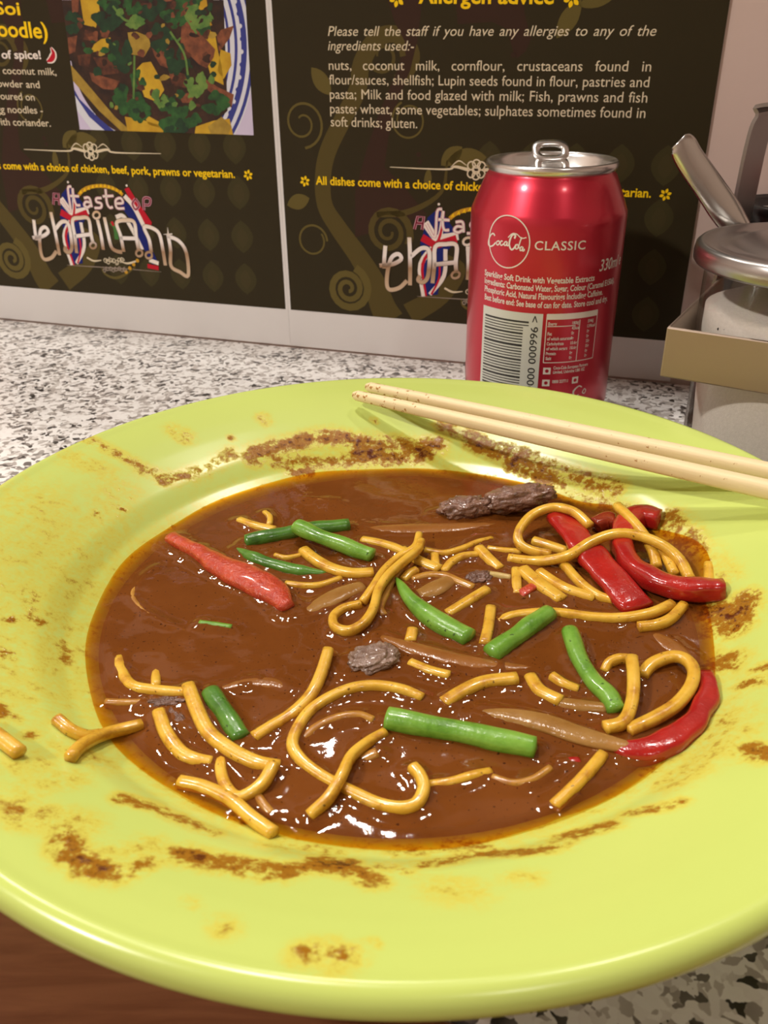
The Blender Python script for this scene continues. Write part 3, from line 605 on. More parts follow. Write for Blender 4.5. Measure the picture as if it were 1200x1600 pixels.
M_oniond = mottled('soaked_onion', (.24, .085, .016), (.29, .115, .026), 120, .2, .0002, 500, .5)
OCC = []      # (xyz points, half width) of what breaks the surface of the soup
def food(name, vs, fs, m, label, cat, group, occ=None, hw=.002, mats=None):
    vs = [Vector(v) for v in vs]; c = sum(vs, Vector())/len(vs)
    o = mesh_obj(name, [v-c for v in vs], fs, m); o.location = c; setp(o, label, cat, group)
    if occ is not None: OCC.append((occ, hw))
    return o
G = 'egg noodles in the soup'
def noodle(label, P, wpx=19, m=None, th=.0028, cat='noodle', group=G, name='noodle'):
    """P = (px, py[, lift mm]) ; the width is read at the middle of the noodle"""
    pts = [SP(p[0], p[1], p[2] if len(p) > 2 else .5) for p in P]
    mid = pts[len(pts)//2]; wd = wpx/FPX*(mid-CO).dot(FW)
    vs, fs = sweep(pts, [wd*(.97+.06*random.random()) for _ in pts], th, 12, 2.8, 6)
    food(name, vs, fs, m or M_noodle, label, cat, group, [tuple(p) for p in pts], wd/2)
D_ = M_noodle_d
# --- lower left of the bowl
noodle('bent noodle at the left, sinking into the soup at its upper end', [(186, 1030, -1.0), (190, 1050, -.3), (206, 1072, .4), (239, 1079, .6), (290, 1084, .4)])
noodle('short stub of noodle rising to the bent noodle at the far left', [(244, 1042, -2), (244, 1074, -.1)], 16)
noodle('thick noodle lying beside the dark green bean at lower left', [(294, 1072, 1.3), (309, 1112, 1.2), (327, 1146, 1), (360, 1172, 1), (400, 1192, .8), (436, 1199, .2)], 25)
noodle('hooked U-shaped noodle below the dark green bean', [(428, 1194, 2.4), (412, 1222, 1.8), (389, 1241, 1), (368, 1246, .6), (352, 1228, .5), (345, 1204, .1), (346, 1188, -.8)], 20)
noodle('arched noodle between the brown meat shreds and the hooked noodle', [(248, 1113, 1), (260, 1146, .9), (281, 1175, .6), (303, 1187, .4), (330, 1193, -.3)], 23)
noodle('submerged short noodle under the meat shreds at the left edge', [(166, 1100, -.5), (195, 1101, -.3), (224, 1101, -.8)], 14, D_)
noodle('noodle lying along the soup edge at bottom left', [(281, 1222, .3), (318, 1230, .8), (360, 1250, .9), (393, 1278, 1.2), (428, 1303, 1.6)], 22)
noodle('faint noodle sunk beside the noodle at the bottom left edge', [(402, 1246, -.2), (412, 1260, -.3), (424, 1274, -.8)], 16, D_)
noodle('straight noodle standing up above the big loop, left of the grey meat', [(513, 1016, 2.6), (503, 1050, 1.6), (486, 1086, .9), (456, 1116, .7), (424, 1136, .6), (397, 1153, .4)], 20)
noodle('long looping noodle at the centre bottom, curling into a hook', [(660, 1092, .2), (630, 1079, .8), (589, 1072, 1), (551, 1076, 1), (514, 1091, 1), (484, 1112, .9), (465, 1139, .9), (457, 1165, .9), (472, 1190, .7), (499, 1211, .4), (525, 1226, .4), (555, 1241, .6), (592, 1257, .8), (626, 1263, .9), (651, 1256, 1), (662, 1232, 1.2), (656, 1212, 1.3), (645, 1199, 1.2)], 20)
noodle('S-curved noodle crossing the tail of the long looping noodle', [(601, 1146, .6), (574, 1161, 1.2), (549, 1182, 2.2), (533, 1214, 2.8), (514, 1246, 2), (484, 1275, .5)], 18)
noodle('half sunk arc of noodle inside the big loop', [(471, 1160, -.9), (495, 1139, -.1), (525, 1125, 0), (559, 1120, 0), (583, 1128, -.5)], 16, D_)
noodle('straight noodle right of the hook at the bottom centre', [(672, 1229, -.3), (705, 1224, .1), (739, 1214, .1), (766, 1209, -.6)], 17)
noodle('faint wavy noodle below the long bright green bean', [(769, 1218, -.7), (802, 1227, -.4), (832, 1221, -.1), (860, 1203, .2)], 14, D_)
noodle('noodle leaning to the soup edge under the pale onion at lower right', [(942, 1180, .6), (915, 1212, .8), (889, 1238, .6), (866, 1260, .3)], 20)
noodle('tiny sunken noodle end inside the big loop beside the S-curve', [(560, 1192, -.6), (590, 1178, .3)], 20, D_)
# --- right of centre
noodle('thick curved noodle right of the grey meat', [(694, 1099, .2), (722, 1081, .9), (757, 1066, 1.2), (808, 1060, 1.2)], 23)
noodle('short noodle curving down above the pale onion', [(828, 1058, .4), (844, 1080, .8), (876, 1096, .9)], 22)
noodle('stubby noodle between the short curve and the upright bean', [(862, 1057, 1), (881, 1070, .8), (902, 1079, 0)], 17)
noodle('short flat noodle floating right of the grey meat chunk', [(641, 1037, .1), (671, 1049, .5), (702, 1057, .6)], 17)
noodle('square end of a noodle above the grey meat chunk', [(645, 985, .8), (641, 1003, .2)], 19)
noodle('little arched noodle beside the upright bean, near the right loop', [(944, 1050, .2), (952, 1036, 1.4), (966, 1030, 2), (980, 1030, 1.8)], 15)
noodle('J-shaped noodle standing between the upright bean and the right loop', [(987, 1028, 4), (990, 1062, 3.6), (987, 1098, 2.6), (974, 1128, 2), (945, 1137, 1.8)], 21)
noodle('large open loop of noodle beside the red pepper crescent', [(1003, 1056, 1), (1020, 1037, 2), (1050, 1026, 3), (1072, 1031, 3.4), (1084, 1049, 3.4), (1078, 1075, 3), (1057, 1101, 2.6), (1027, 1120, 2), (1000, 1133, 1.6), (982, 1142, 1)], 21)
# --- upper right tangle
noodle('C-shaped noodle curling above the red peppers', [(922, 822, 6), (897, 800, 7.5), (865, 793, 7), (833, 804, 6), (812, 828, 4.5), (811, 848, 3), (829, 860, 1.8), (860, 867, 1.2)], 15)
noodle('long noodle arching over both red peppers', [(794, 873, .8), (842, 877, 1.5), (888, 868, 4.5), (925, 846, 6.5), (962, 834, 7.5), (998, 837, 7.8), (1035, 852, 7), (1062, 875, 5), (1078, 906, 3.4)], 17)
noodle('noodle end sloping down over the upper red pepper chunk', [(964, 790, 7.5), (989, 815, 7.4), (1010, 842, 5.8), (1021, 865, 4), (1026, 886, 2.6)], 17)
noodle('noodle under the arch, inside the bend of the red pepper', [(1017, 850, 4.6), (1040, 870, 3.8), (1054, 898, 2.6)], 16)
noodle('stub of noodle poking up behind the tip of the red pepper', [(1108, 882, 3.5), (1107, 912, 2.2)], 17)
noodle('thick noodle, upper of the pair left of the flat red pepper', [(816, 890, 1.2), (842, 912, 1.1), (878, 938, .5)], 24)
noodle('noodle next to the thick one, lower left of the flat red pepper', [(842, 894, 1), (880, 918, 1.1), (928, 936, .5)], 19)
noodle('noodle passing the left side of the flat red pepper', [(879, 880, 1.6), (907, 911, 1.5), (934, 931, 1.1), (960, 940, .6)], 16)
noodle('noodle end tucked inside the C-shaped curl', [(833, 845, 1.4), (856, 852, 1.4), (886, 862, 1.2)], 16)
noodle('long flat noodle under the peppers, running left behind the slanting bean', [(778, 973, -.5), (806, 962, .1), (865, 958, .6), (925, 965, .8), (971, 966, 1.2), (1017, 958, 2), (1050, 944, 2)], 17)
noodle('noodle doubled up below the long flat noodle at right', [(1068, 946, 1.4), (1049, 966, 1.8), (1026, 976, 1.7), (997, 980, 1.2)], 17)
noodle('short upright noodle left of the thick pair', [(806, 891, .8), (807, 910, .5), (808, 930, -.4)], 16)
noodle('short noodle standing between two green beans at the centre', [(767, 951, .3), (763, 980, 1), (757, 1007, .6)], 18)
noodle('slanting noodle right of the pointed bean', [(761, 922, 1), (730, 941, .8), (700, 960, .2)], 18)
noodle('wedge of noodle left of the long arch, ending in the soup', [(748, 857, 1.4), (765, 875, 1), (781, 890, .1)], 18)
noodle('thin noodle running right under the beef chunk', [(664, 862, .3), (694, 866, .5), (722, 859, .5), (744, 850, .2), (768, 844, -.6)], 11)
noodle('curved noodle over the small dark meat scrap', [(694, 894, .2), (705, 880, .7), (722, 871, .8), (746, 868, .3)], 14)
noodle('flat noodle between the thin noodle and the long arch', [(762, 859, .1), (785, 862, .3), (814, 864, .1)], 12)
noodle('soaked noodle crossing behind the pointed bean', [(644, 908, -.3), (668, 901, .2), (696, 902, .5), (716, 910, .6), (739, 920, .3)], 14, D_)
noodle('pale bean sprout beside the small dark meat scrap', [(757, 899, .4), (776, 901, .5), (797, 905, .1)], 12, M_noodle_p, cat='bean sprout', group=None, name='bean_sprout')
noodle('noodle stub at the fork right of the doubled strands', [(679, 868, .8), (681, 886, .2)], 14)
noodle('wide noodle end right of the doubled strands', [(628, 860, .6), (655, 877, .9), (687, 890, .6)], 19)
# --- middle left bundle
noodle('thin upper strand of the doubled noodle at the centre', [(655, 836, 3.6), (648, 856, 3.4), (622, 872, 3), (600, 892, 2.8), (585, 915, 2.4), (567, 941, 1.4)], 13)
noodle('strand at the centre curling into a small ring at its lower end', [(658, 846, 4.4), (652, 860, 4.4), (630, 878, 4.2), (606, 900, 3.8), (591, 924, 3.2), (583, 952, 2.6), (568, 974, 2.2), (545, 986, 1.8), (524, 980, 1.4), (521, 965, 1.2), (536, 952, 1.2), (563, 945, 1)], 15)
noodle('thick noodle running under the square-cut bean', [(474, 860, 1.5), (495, 876, 1.6), (520, 889, 1.4), (550, 896, 1.2), (583, 895, .9)], 20)
noodle('noodle emerging right of the square-cut bean', [(566, 845, .1), (590, 849, .6), (615, 856, .9), (637, 866, .7)], 16)
noodle('noodle end left of the two crossed beans', [(374, 814, .2), (397, 822, .7), (429, 829, .8)], 14)
noodle('tiny bent noodle behind the left end of the crossed beans', [(414, 803, -.2), (422, 810, .9), (421, 822, .8)], 10)
noodle('thin noodle below the curved bean beside the red pepper tip', [(447, 914, .1), (475, 917, .5), (500, 916, .5), (533, 906, .1)], 11)
noodle('sliver of noodle between the curved bean and the square-cut bean', [(430, 870, .2), (448, 874, .4), (472, 870, .2)], 9)
noodle('soaked noodle hanging behind the doubled strands', [(625, 893, .6), (612, 910, .5), (602, 932, .4), (594, 952, .2), (600, 964, -.3)], 14, D_)
noodle('small curled noodle right of the doubled strands', [(651, 892, .8), (640, 897, .8), (630, 908, .2)], 15)
noodle('sunken thin noodle arc on the open soup at left', [(296, 879, -1.9), (256, 887, -1.2), (227, 904, -.8), (208, 929, -.6), (218, 950, -.6), (247, 971, -.7), (285, 987, -1.2), (314, 988, -1.9)], 9, D_, .0022)
noodle('sunken noodle glimpsed in the soup above the beans', [(480, 783, -1.0), (503, 784, -.7), (528, 787, -1.0)], 9, D_, .0022)
noodle('green chive snip floating in the open soup at left', [(312, 974, .2), (337, 977, .3), (362, 981, .2)], 10, M_bean, .0018, 'chive', None, 'chive')
# --- on the rim of the plate
def rim_noodle(label, P, wpx):
    pts = [on_plate(*p[:2])+Vector((0, 0, .0013+(p[2] if len(p) > 2 else 0)*.001)) for p in P]
    wd = wpx/FPX*(pts[0]-CO).dot(FW); vs, fs = sweep(pts, wd, .0027, 12, 2.8, 6); food('noodle', vs, fs, M_noodle, label, 'noodle', 'noodles left on the plate rim')
rim_noodle('noodle on the left rim, reaching into the soup', [(112, 1190), (131, 1172, .2), (168, 1155, .4), (224, 1147, 1.6)], 21)
rim_noodle('short noodle on the left rim, behind the one that reaches into the soup', [(90, 1130), (112, 1148), (136, 1157), (158, 1155)], 20)
rim_noodle('noodle on the rim at the left edge of the picture', [(-40, 1132), (-5, 1155), (33, 1184)], 25)
# --- green beans
GB = 'cut green beans in the soup'
def bean(label, P, wpx, taper=None, m=None):
    pts = [SP(*p) for p in P]; mid = pts[len(pts)//2]; wd = wpx/FPX*(mid-CO).dot(FW)
    Q = catmull([tuple(p) for p in pts], 5); n = len(Q); W = []
    for i in range(n):
        q = i/(n-1); k = 1.0
        if taper == 'start': k = min(1, .12+1.5*q**.75)
        if taper == 'end': k = min(1, .12+1.5*(1-q)**.75)
        if taper == 'both': k = min(1, .15+2.6*q**.8)*min(1, .35+2.6*(1-q))
        W.append(wd*k*(1+.05*math.sin(q*11)))
    vs, fs = sweep(Q, W, [x*.86 for x in W], 18, 2.1, 2)
    vs = [v+Vector((noise.noise(v*120), noise.noise(v*120+Vector((5, 5, 5))), noise.noise(v*150)))*.00028 for v in vs]
    o = food('green_bean', vs, fs, m or M_bean, label, 'green bean', GB, [tuple(p) for p in Q], wd/2*.9)
    return o
bean('green bean lying behind the square-cut bean, left of centre', [(384, 846, .8), (430, 837, 1.6), (480, 828, 1.6), (545, 821, 1.2)], 25, None, M_bean_d)
bean('square-cut green bean resting across another bean, left of centre', [(464, 822, 5), (495, 836, 4.6), (540, 853, 3.2), (583, 868, 2)], 27)
bean('thin curved green bean beside the left red pepper', [(370, 857, .4), (397, 872, .8), (435, 885, .8), (472, 893, .6), (514, 897, 0)], 22, 'both', M_bean_d)
bean('pointed green bean in the middle of the bowl', [(618, 902, 2.4), (645, 940, 2), (682, 970, 1.6), (733, 997, 1.4)], 35, 'start')
bean('short green bean slanting up to the right, right of the pointed bean', [(768, 1022, 1.2), (810, 991, 1.4), (858, 957, 1.4)], 32)
bean('upright green bean near the right loop of noodle', [(890, 986, 2), (904, 1025, 1.8), (926, 1062, 1.6), (950, 1086, 1.6), (962, 1110, 1.4)], 29, None, M_bean)
bean('long bright green bean in front of the pale onion', [(605, 1122, 2), (660, 1133, 2), (720, 1144, 2), (780, 1156, 2), (836, 1168, 1.8)], 38)
bean('dark green bean stub at lower left', [(330, 1081, .6), (352, 1116, 1), (378, 1153, .6)], 31, None, M_bean_d)
# --- red peppers
GP = 'strips of red pepper in the soup'
def pepper(label, P, wpx, th, m=None, tilt=0., dome=0., hw=None):
    pts = [SP(*p) for p in P]; k = (pts[len(pts)//2]-CO).dot(FW)/FPX
    W = [x*k for x in wpx] if hasattr(wpx, '__len__') else wpx*k
    vs, fs = sweep(pts, W, th, 20, 3.4, 6, tilt, dome)
    vs = [v+Vector((0, 0, 1))*.0007*noise.noise(v*170)+Vector((noise.noise(v*140), noise.noise(v*140+Vector((5, 5, 5))), 0))*.0009 for v in vs]
    return food('red_pepper', vs, fs, m or M_pep, label, 'red pepper', GP, [tuple(p) for p in pts], (max(W) if hasattr(W, '__len__') else W)/2*.9)
pepper('rough orange-red pepper strip alone in the soup at left', [(268, 844, .6), (298, 858, 1), (330, 876, 1.1), (372, 897, 1.3), (418, 919, 1.2), (452, 952, .5)], [24, 26, 36, 52, 52, 26], .004, M_pepf, 0, .1)
pepper('flat broad red pepper strip with shiny skin, under the noodle arch', [(874, 806, 4.5), (910, 852, 4), (950, 897, 3.2), (998, 950, 1.6)], [46, 50, 54, 54], .0035)
pepper('curved red pepper hooking right to a point on the rim', [(1030, 812, 5), (998, 806, 5), (976, 828, 4.4), (972, 856, 4), (988, 884, 3.6), (1022, 908, 3.4), (1065, 921, 3.6), (1132, 921, 4.2)], [40, 44, 38, 34, 34, 34, 34, 30], .006)
pepper('red pepper crescent at the right edge of the soup', [(1100, 1056, .8), (1107, 1085, 1.2), (1092, 1122, 1.4), (1062, 1150, 1.2), (1024, 1170, .8), (985, 1176, .2), (950, 1172, -1)], [30, 34, 38, 40, 40, 34, 26], .0045)
pepper('small orange scrap of pepper beside the thick pair of noodles', [(814, 930, .2), (826, 924, .6), (838, 918, .2)], 17, .002, M_pepf)
pepper('sauce-coated pepper chunk between the C-shaped noodle and the hooked pepper', [(930, 822, 3), (946, 814, 3.6), (962, 816, 3.4)], [24, 34, 26], .005, mottled('sauced_pepper', (.20, .018, .008), (.30, .04, .012), 200, .18))
pepper('sliver of red pepper sunk in front of the onion', [(862, 1196, -.5), (882, 1193, -.1), (905, 1190, -.4)], 14, .002)
# --- beef
def lump(label, P, wpx, hpx, m, seed, name='beef_chunk', rough=1.0):
    pts = [SP(*p) for p in P]; a, b = pts[0], pts[-1]; c = (a+b)/2; d = b-a; L = d.length/2; d.normalize()
    k = (c-CO).dot(FW)/FPX; s = d.cross(Vector((0, 0, 1))).normalized(); u = s.cross(d)
    bm = bmesh.new(); bmesh.ops.create_icosphere(bm, subdivisions=5, radius=1); vs = []
    for v in bm.verts:
        p = v.co.copy(); q = Vector((p.x*2.0, p.y*1.4, p.z*1.4))+Vector((seed, seed*.7, 0))
        dsp = 1+rough*(.22*noise.noise(q*1.2)+.14*noise.noise(q*3)+.07*noise.noise(q*8)+.018*math.sin(p.y*22+5*noise.noise(q*2)))
        f = (abs(p.x)**.8)*(1 if p.x > 0 else -1)
        w_ = c + d*(f*L*dsp) + s*(p.y*wpx/2*k*dsp) + u*(p.z*hpx/2*k*dsp); vs.append(w_)
    fs = [tuple(x.index for x in f.verts) for f in bm.faces]; bm.free()
    food(name, vs, fs, m, label, 'beef', 'pieces of beef in the soup', [tuple(a), tuple(b)], wpx/2*k*.85)
lump('large brown chunk of beef at the back of the soup, behind the C-shaped noodle', [(686, 800, 1.5), (768, 789, 3)], 44, 36, M_meat, 3.1)
lump('right half of the torn beef at the back, greyer and finely grained', [(752, 787, 4), (866, 770, 6)], 46, 38, M_meat, 8.4)
lump('grey piece of beef left of the centre, above the big noodle loop', [(545, 1040, .6), (622, 1018, 1.4)], 58, 30, mottled('grey_beef', (.15, .085, .06), (.32, .21, .16), 200, .25, .0008, 600, .5, 6, Coat_Weight=.7, Coat_Roughness=.08), 5.2)
lump('small dark scrap of beef among the noodles at the centre', [(728, 905, .5), (768, 900, .6)], 30, 18, M_meatd, 1.7)
lump('dark shreds of beef beside the bent noodle at left', [(228, 1100, .2), (290, 1098, .4)], 26, 14, M_meatd, 9.3, rough=1.6)
lump('tiny beef shred trailing down between the arched noodle and the thick noodle', [(262, 1108, .2), (298, 1142, .2)], 18, 10, M_meatd, 12.3, rough=1.8)
# --- onions
def onion(label, P, wpx, m=None, th=.0016, dome=.08):
    pts = [SP(*p) for p in P]; k = (pts[len(pts)//2]-CO).dot(FW)/FPX
    W = [max(x, 2)*k for x in wpx]
    vs, fs = sweep(pts, W, th, 16, 2.4, 6, 0, dome); food('onion_slice', vs, fs, m or M_onion, label, 'onion', 'onion slices in the soup', [tuple(p) for p in pts], max(W)/2*.9)
onion('pale pointed onion slice behind the long bright green bean', [(742, 1115, -.4), (795, 1119, .4), (851, 1130, .8), (907, 1149, 1), (960, 1163, 1.3), (1014, 1171, 1.8)], [14, 34, 42, 40, 30, 4])
onion('small onion slice above the pale pointed onion', [(872, 1098, .2), (905, 1103, .7), (947, 1107, .6)], [24, 26, 22])
onion('folded onion slice under the ring of noodle', [(474, 962, -.5), (500, 946, .3), (532, 929, .7), (566, 916, .5)], [18, 32, 36, 26])
onion('orange-tinted onion square behind the pointed bean', [(655, 930, .2), (680, 920, .8), (706, 905, .6)], [26, 36, 26])
onion('long sunken onion slice under the beef at the back', [(556, 829, -.9), (620, 829, -.5), (700, 827, -.4), (775, 822, -.8)], [16, 34, 34, 20], M_oniond)
onion('curved onion slice sunk right of the dark green bean', [(345, 1080, -.6), (385, 1070, -.2), (425, 1070, -.3), (448, 1080, -.7)], [14, 26, 28, 16], M_oniond)
onion('onion slice sunk above the right loop of noodle', [(1020, 992, -.5), (1050, 1012, -.2), (1078, 1035, -.4)], [20, 36, 22], M_oniond)
onion('long soaked onion slice trailing right from the grey beef', [(596, 998, .1), (650, 1016, .2), (710, 1032, 0), (770, 1042, -.2), (832, 1047, -.6)], [16, 34, 38, 30, 14], M_oniond)

# ------------------------------------------------------------------ the soup
RS = .0866
def soup_height(X, Y):
    P = np.stack([X.ravel(), Y.ravel()], 1); H = np.zeros(len(P)); near = np.full(len(P), 1.0)
    calm = np.full(len(P), 1.0)
    for pts, hw in OCC:
        Q = catmull(pts, 3) if len(pts) > 2 else [np.array(p) for p in pts]
        for a, b in zip(Q, Q[1:]):
            z = (a[2]+b[2])/2-HS
            if z > .0032 or z < -.0025: continue
            a2, b2 = a[:2], b[:2]; ab = b2-a2; tt = np.clip(((P-a2)@ab)/max(ab@ab, 1e-12), 0, 1)
            d = np.hypot(*(P-a2-tt[:, None]*ab).T)-hw
            near = np.minimum(near, d); calm = np.minimum(calm, np.clip(d/.0025+.15, .1, 1))
            amp = .00085 if z > -.0002 else (.0004 if z > -.001 else 0)
            H = np.maximum(H, amp*np.exp(-(np.maximum(d, 0)/.0014)**1.3))
    for i, (x, y) in enumerate(P):
        q = math.exp(-max(near[i], 0)/.006)
        H[i] = H[i]*(1+.45*noise.noise(Vector((x*420, y*420, 1.3)))) + calm[i]*(.00007+.00045*q)*noise.noise(Vector((x*95, y*95, 3.1))) + calm[i]*(.00003+.00012*q)*noise.noise(Vector((x*300, y*300, 7.7)))
    rr = np.hypot(P[:, 0]-PX, P[:, 1]-PY)
    H += .0003*np.exp(-np.clip(RS-rr, 0, 1)/.0015)
    return H.reshape(X.shape)
NR, NA = 130, 420
rads = np.linspace(0, RS, NR)[1:]
ang = np.linspace(0, 2*np.pi, NA, endpoint=False)
wob = 1+.006*np.sin(3*ang+1)+.004*np.sin(7*ang)+.003*np.sin(13*ang+2)
bul = .0075*np.exp(-((ang-np.radians(12))/.20)**2)+.004*np.exp(-((ang-np.radians(33))/.12)**2)        # where the soup has run up the right side
RRn = rads[:, None]*np.ones_like(ang)*(1+(wob-1)*(rads[:, None]/RS)**6)+bul*(rads[:, None]/RS)**8
XX = PX+RRn*np.cos(ang); YY = PY+RRn*np.sin(ang)
HH = soup_height(XX, YY)
ZZ = HS+HH
pz = np.array([[plate_z(r) for r in row] for row in RRn]); ZZ = np.where(RRn > .083, np.maximum(ZZ, pz+.00025), ZZ)
vs = [(PX, PY, HS)]+[(XX[i, k], YY[i, k], ZZ[i, k]) for i in range(NR-1) for k in range(NA)]
fs = [(0, 1+k, 1+(k+1) % NA) for k in range(NA)]
for i in range(NR-2):
    for k in range(NA): k2 = (k+1) % NA; fs.append((1+i*NA+k, 1+(i+1)*NA+k, 1+(i+1)*NA+k2, 1+i*NA+k2))
m = mat('brown_broth', (.15, .045, .009), .045, 0, .5); t = NT(m); vec = t.coords()
n1 = t.noise(60, 4, .6, vec); n2 = t.noise(1100, 2, .5, vec)
c = t.ramp(n1, [(.3, (.165, .048, .0078)), (.7, (.20, .061, .0105))])
c = t.mix(t.maprange(n2, .66, .72), c, (.05, .012, .004)); t.l(c, t.b.inputs['Base Color']); t.bump(t.noise(420, 3, .6, vec), .00006, .6)
at = t.n('ShaderNodeAttribute', attribute_name='clear'); tr = t.n('ShaderNodeBsdfTransparent'); tr.inputs[0].default_value = (1.0, .68, .16, 1)
mx = t.n('ShaderNodeMixShader'); t.l(at.outputs['Fac'], mx.inputs[0]); t.l(t.b.outputs[0], mx.inputs[1]); t.l(tr.outputs[0], mx.inputs[2])
t.l(mx.outputs[0], t.t.nodes['Material Output'].inputs['Surface']); M_soup = m
soup = mesh_obj('soup', vs, fs, M_soup); setp(soup, 'brown curry soup pooled in the lime green plate', 'soup')
frac = np.concatenate([[.17], np.clip(.17+.70*np.clip((RRn-(RS+bul-.0058))/.0058, 0, 1)**1.2, 0, .87).ravel()])
soup.data.attributes.new('clear', 'FLOAT', 'POINT').data.foreach_set('value', frac.astype(np.float32))
b0 = HS-.0014; rb = next(r for r in np.linspace(.06, .09, 400) if plate_z(r) > b0)
v, f = lathe([(rb, b0), (rb*.5, b0-.0001), (.0001, b0-.0001)], 120, PX, PY)
mesh_obj('cloudy_depth', v, f, mottled('cloudy_broth', (.19, .062, .010), (.22, .072, .012), 60, .5), soup)

# ================================================================== CHOPSTICKS
M_chop = mat('pale_wood', (.80, .62, .32), .45, 0, .35); t = NT(M_chop); vec = t.coords()
mp = t.n('ShaderNodeMapping'); mp.inputs['Scale'].default_value = (30, 900, 900); t.l(vec, mp.inputs[0])
base = t.ramp(t.noise(3, 4, .6, mp.outputs[0]), [(.3, (.82, .66, .37)), (.7, (.88, .74, .46))])
sx = t.n('ShaderNodeSeparateXYZ'); t.l(vec, sx.inputs[0])
tip = t.maprange(sx.outputs[0], .0, .06, .09, 0.); sn = t.noise(420, 3, .6, vec)
t.l(t.mix(t.maprange(t.math('ADD', sn, tip), .66, .74), base, (.42, .20, .05)), t.b.inputs['Base Color'])
def chopstick(label, a, b):
    a = Vector(a); b = Vector(b); d = b-a; L = d.length; vs, fs = [], []; n = 16
    st = [(0, .0013), (.0015, .0019), (.02, .00215), (.07, .0025), (.14, .0028), (L-.002, .0031), (L, .0027)]
    for x, r in st:
        for k in range(n):
            q = 2*math.pi*k/n; e = 2.6; c, s = math.cos(q), math.sin(q)
            vs.append((x, r*abs(c)**(2/e)*(1 if c > 0 else -1), r*abs(s)**(2/e)*(1 if s > 0 else -1)))
    for i in range(len(st)-1):
        for k in range(n): k2 = (k+1) % n; fs.append((i*n+k, i*n+k2, (i+1)*n+k2, (i+1)*n+k))
    fs += [tuple(range(n-1, -1, -1)), tuple((len(st)-1)*n+k for k in range(n))]
    o = mesh_obj('chopstick', vs, fs, M_chop); X = d.normalized(); Y = Vector((0, 0, 1)).cross(X).normalized(); Z = X.cross(Y)
    o.matrix_world = Matrix(((X.x, Y.x, Z.x, a.x), (X.y, Y.y, Z.y, a.y), (X.z, Y.z, Z.z, a.z), (0, 0, 0, 1)))
    return setp(o, label, 'chopstick', 'wooden chopsticks')
def chop_line(pa, pb, za, zb, L, label):
    a = on_z(*pa, za); b = on_z(*pb, zb); chopstick(label, a, a+(b-a).normalized()*L)
chop_line((573, 604), (1200, 737), .0392, .0418, .235, 'pale wooden chopstick lying further from the soup, across the far rim')
chop_line((553, 617), (1200, 765), .0388, .0418, .235, 'pale wooden chopstick lying nearer the soup, its tip stained brown')

# ================================================================== DRINKS CAN
CX, CY, CR = .071907, .388807, .0330
can = empty('drinks_can', (CX, CY, 0), 'red metallic soft drink can standing behind the plate', 'can')
M_red = mat('red_lacquered_aluminium', (.60, .022, .050), .33, .62, .5, Coat_Weight=.5, Coat_Roughness=.15)
M_alu = mat('brushed_aluminium', (.80, .79, .77), .26, 1.0); t = NT(M_alu); t.bump(t.noise(300, 2, .5, t.coords()), .00003, .4)
body = [(.0, .006), (.020, .0045), (.0235, .0008), (.0255, .0), (.0275, .0012), (.0300, .006), (.0325, .0105), (CR, .0125), (CR, .040), (CR, .070), (CR, .0930), (.03285, .0952), (.0322, .0968), (.0305, .1010), (.0288, .1050), (.0272, .1088), (.0264, .1098), (.0259, .1108)]
v, f = lathe(body, 128); mesh_obj('body', v, f, M_red, can)
lid = [(.0259, .1106), (.0268, .1114), (.0273, .1128), (.0271, .1142), (.0264, .1148), (.0256, .1144), (.0251, .1128), (.0244, .1095), (.0238, .1082), (.0230, .1080), (.0224, .1090), (.0218, .1098), (.015, .1099), (.006, .1098), (0, .1098)]
v, f = lathe(lid, 128); o = mesh_obj('lid', v, f, M_alu, can); o['label'] = 'silver lid'
M_dark = mat('dark_opening', (.02, .015, .012), .5)
v, f = lathe([(.0085, .0), (.0, .0001)], 32); mesh_obj('mouth', [(x*1.1, y*.9-.0115, .1100+z) for x, y, z in v], f, M_dark, can)
tab = empty('pull_tab', (0, 0, 0), None, None); tab.parent = can
def tabpt(x, y, z):   # y along the tab, raised at the back
    a = math.radians(42); yy, zz = y*math.cos(a)-z*math.sin(a), y*math.sin(a)+z*math.cos(a); return (x, yy-.001, .1112+zz)
bpy.data.objects.remove(tab)
av, af = [], []
def tab_ring(cy, a, b, ai, bi, th, ex=3.0):
    n = 40; k0 = len(av)
    for rx, ry, z in ((a, b, -th/2), (a+.0003, b+.0003, 0), (a, b, th/2), (ai, bi, th/2), (ai-.0003, bi-.0003, 0), (ai, bi, -th/2)):
        for k in range(n):
            q = 2*math.pi*k/n; c, d = math.cos(q), math.sin(q)
            av.append(tabpt(rx*abs(c)**(2/ex)*(1 if c > 0 else -1), cy+ry*abs(d)**(2/ex)*(1 if d > 0 else -1), z))
    for i in range(6):
        for k in range(n): k2 = (k+1) % n; i2 = (i+1) % 6; af.append((k0+i*n+k, k0+i*n+k2, k0+i2*n+k2, k0+i2*n+k))
tab_ring(.0088, .0076, .0054, .0048, .0027, .0013); tab_ring(.0008, .0072, .0050, .0046, .0028, .0010)
mesh_obj('pull_tab', av, af, M_alu, can)
v, f = lathe([(.0, .0012), (.002, .0012), (.0026, .0004), (.0026, 0)], 20, 0, -.001, .1099); mesh_obj('rivet', v, f, M_alu, can)
def on_can(px, py):     # (arc length, height) on the can wall
    d = ray(px, py); ax, ay = CO.x-CX, CO.y-CY
    A = d.x**2+d.y**2; B = 2*(ax*d.x+ay*d.y); C = ax*ax+ay*ay-CR*CR; disc = max(B*B-4*A*C, 0); tt = (-B-math.sqrt(disc))/(2*A)
    p = CO+d*tt; return (CR*math.atan2(p.x-CX, -(p.y-CY)), p.z)
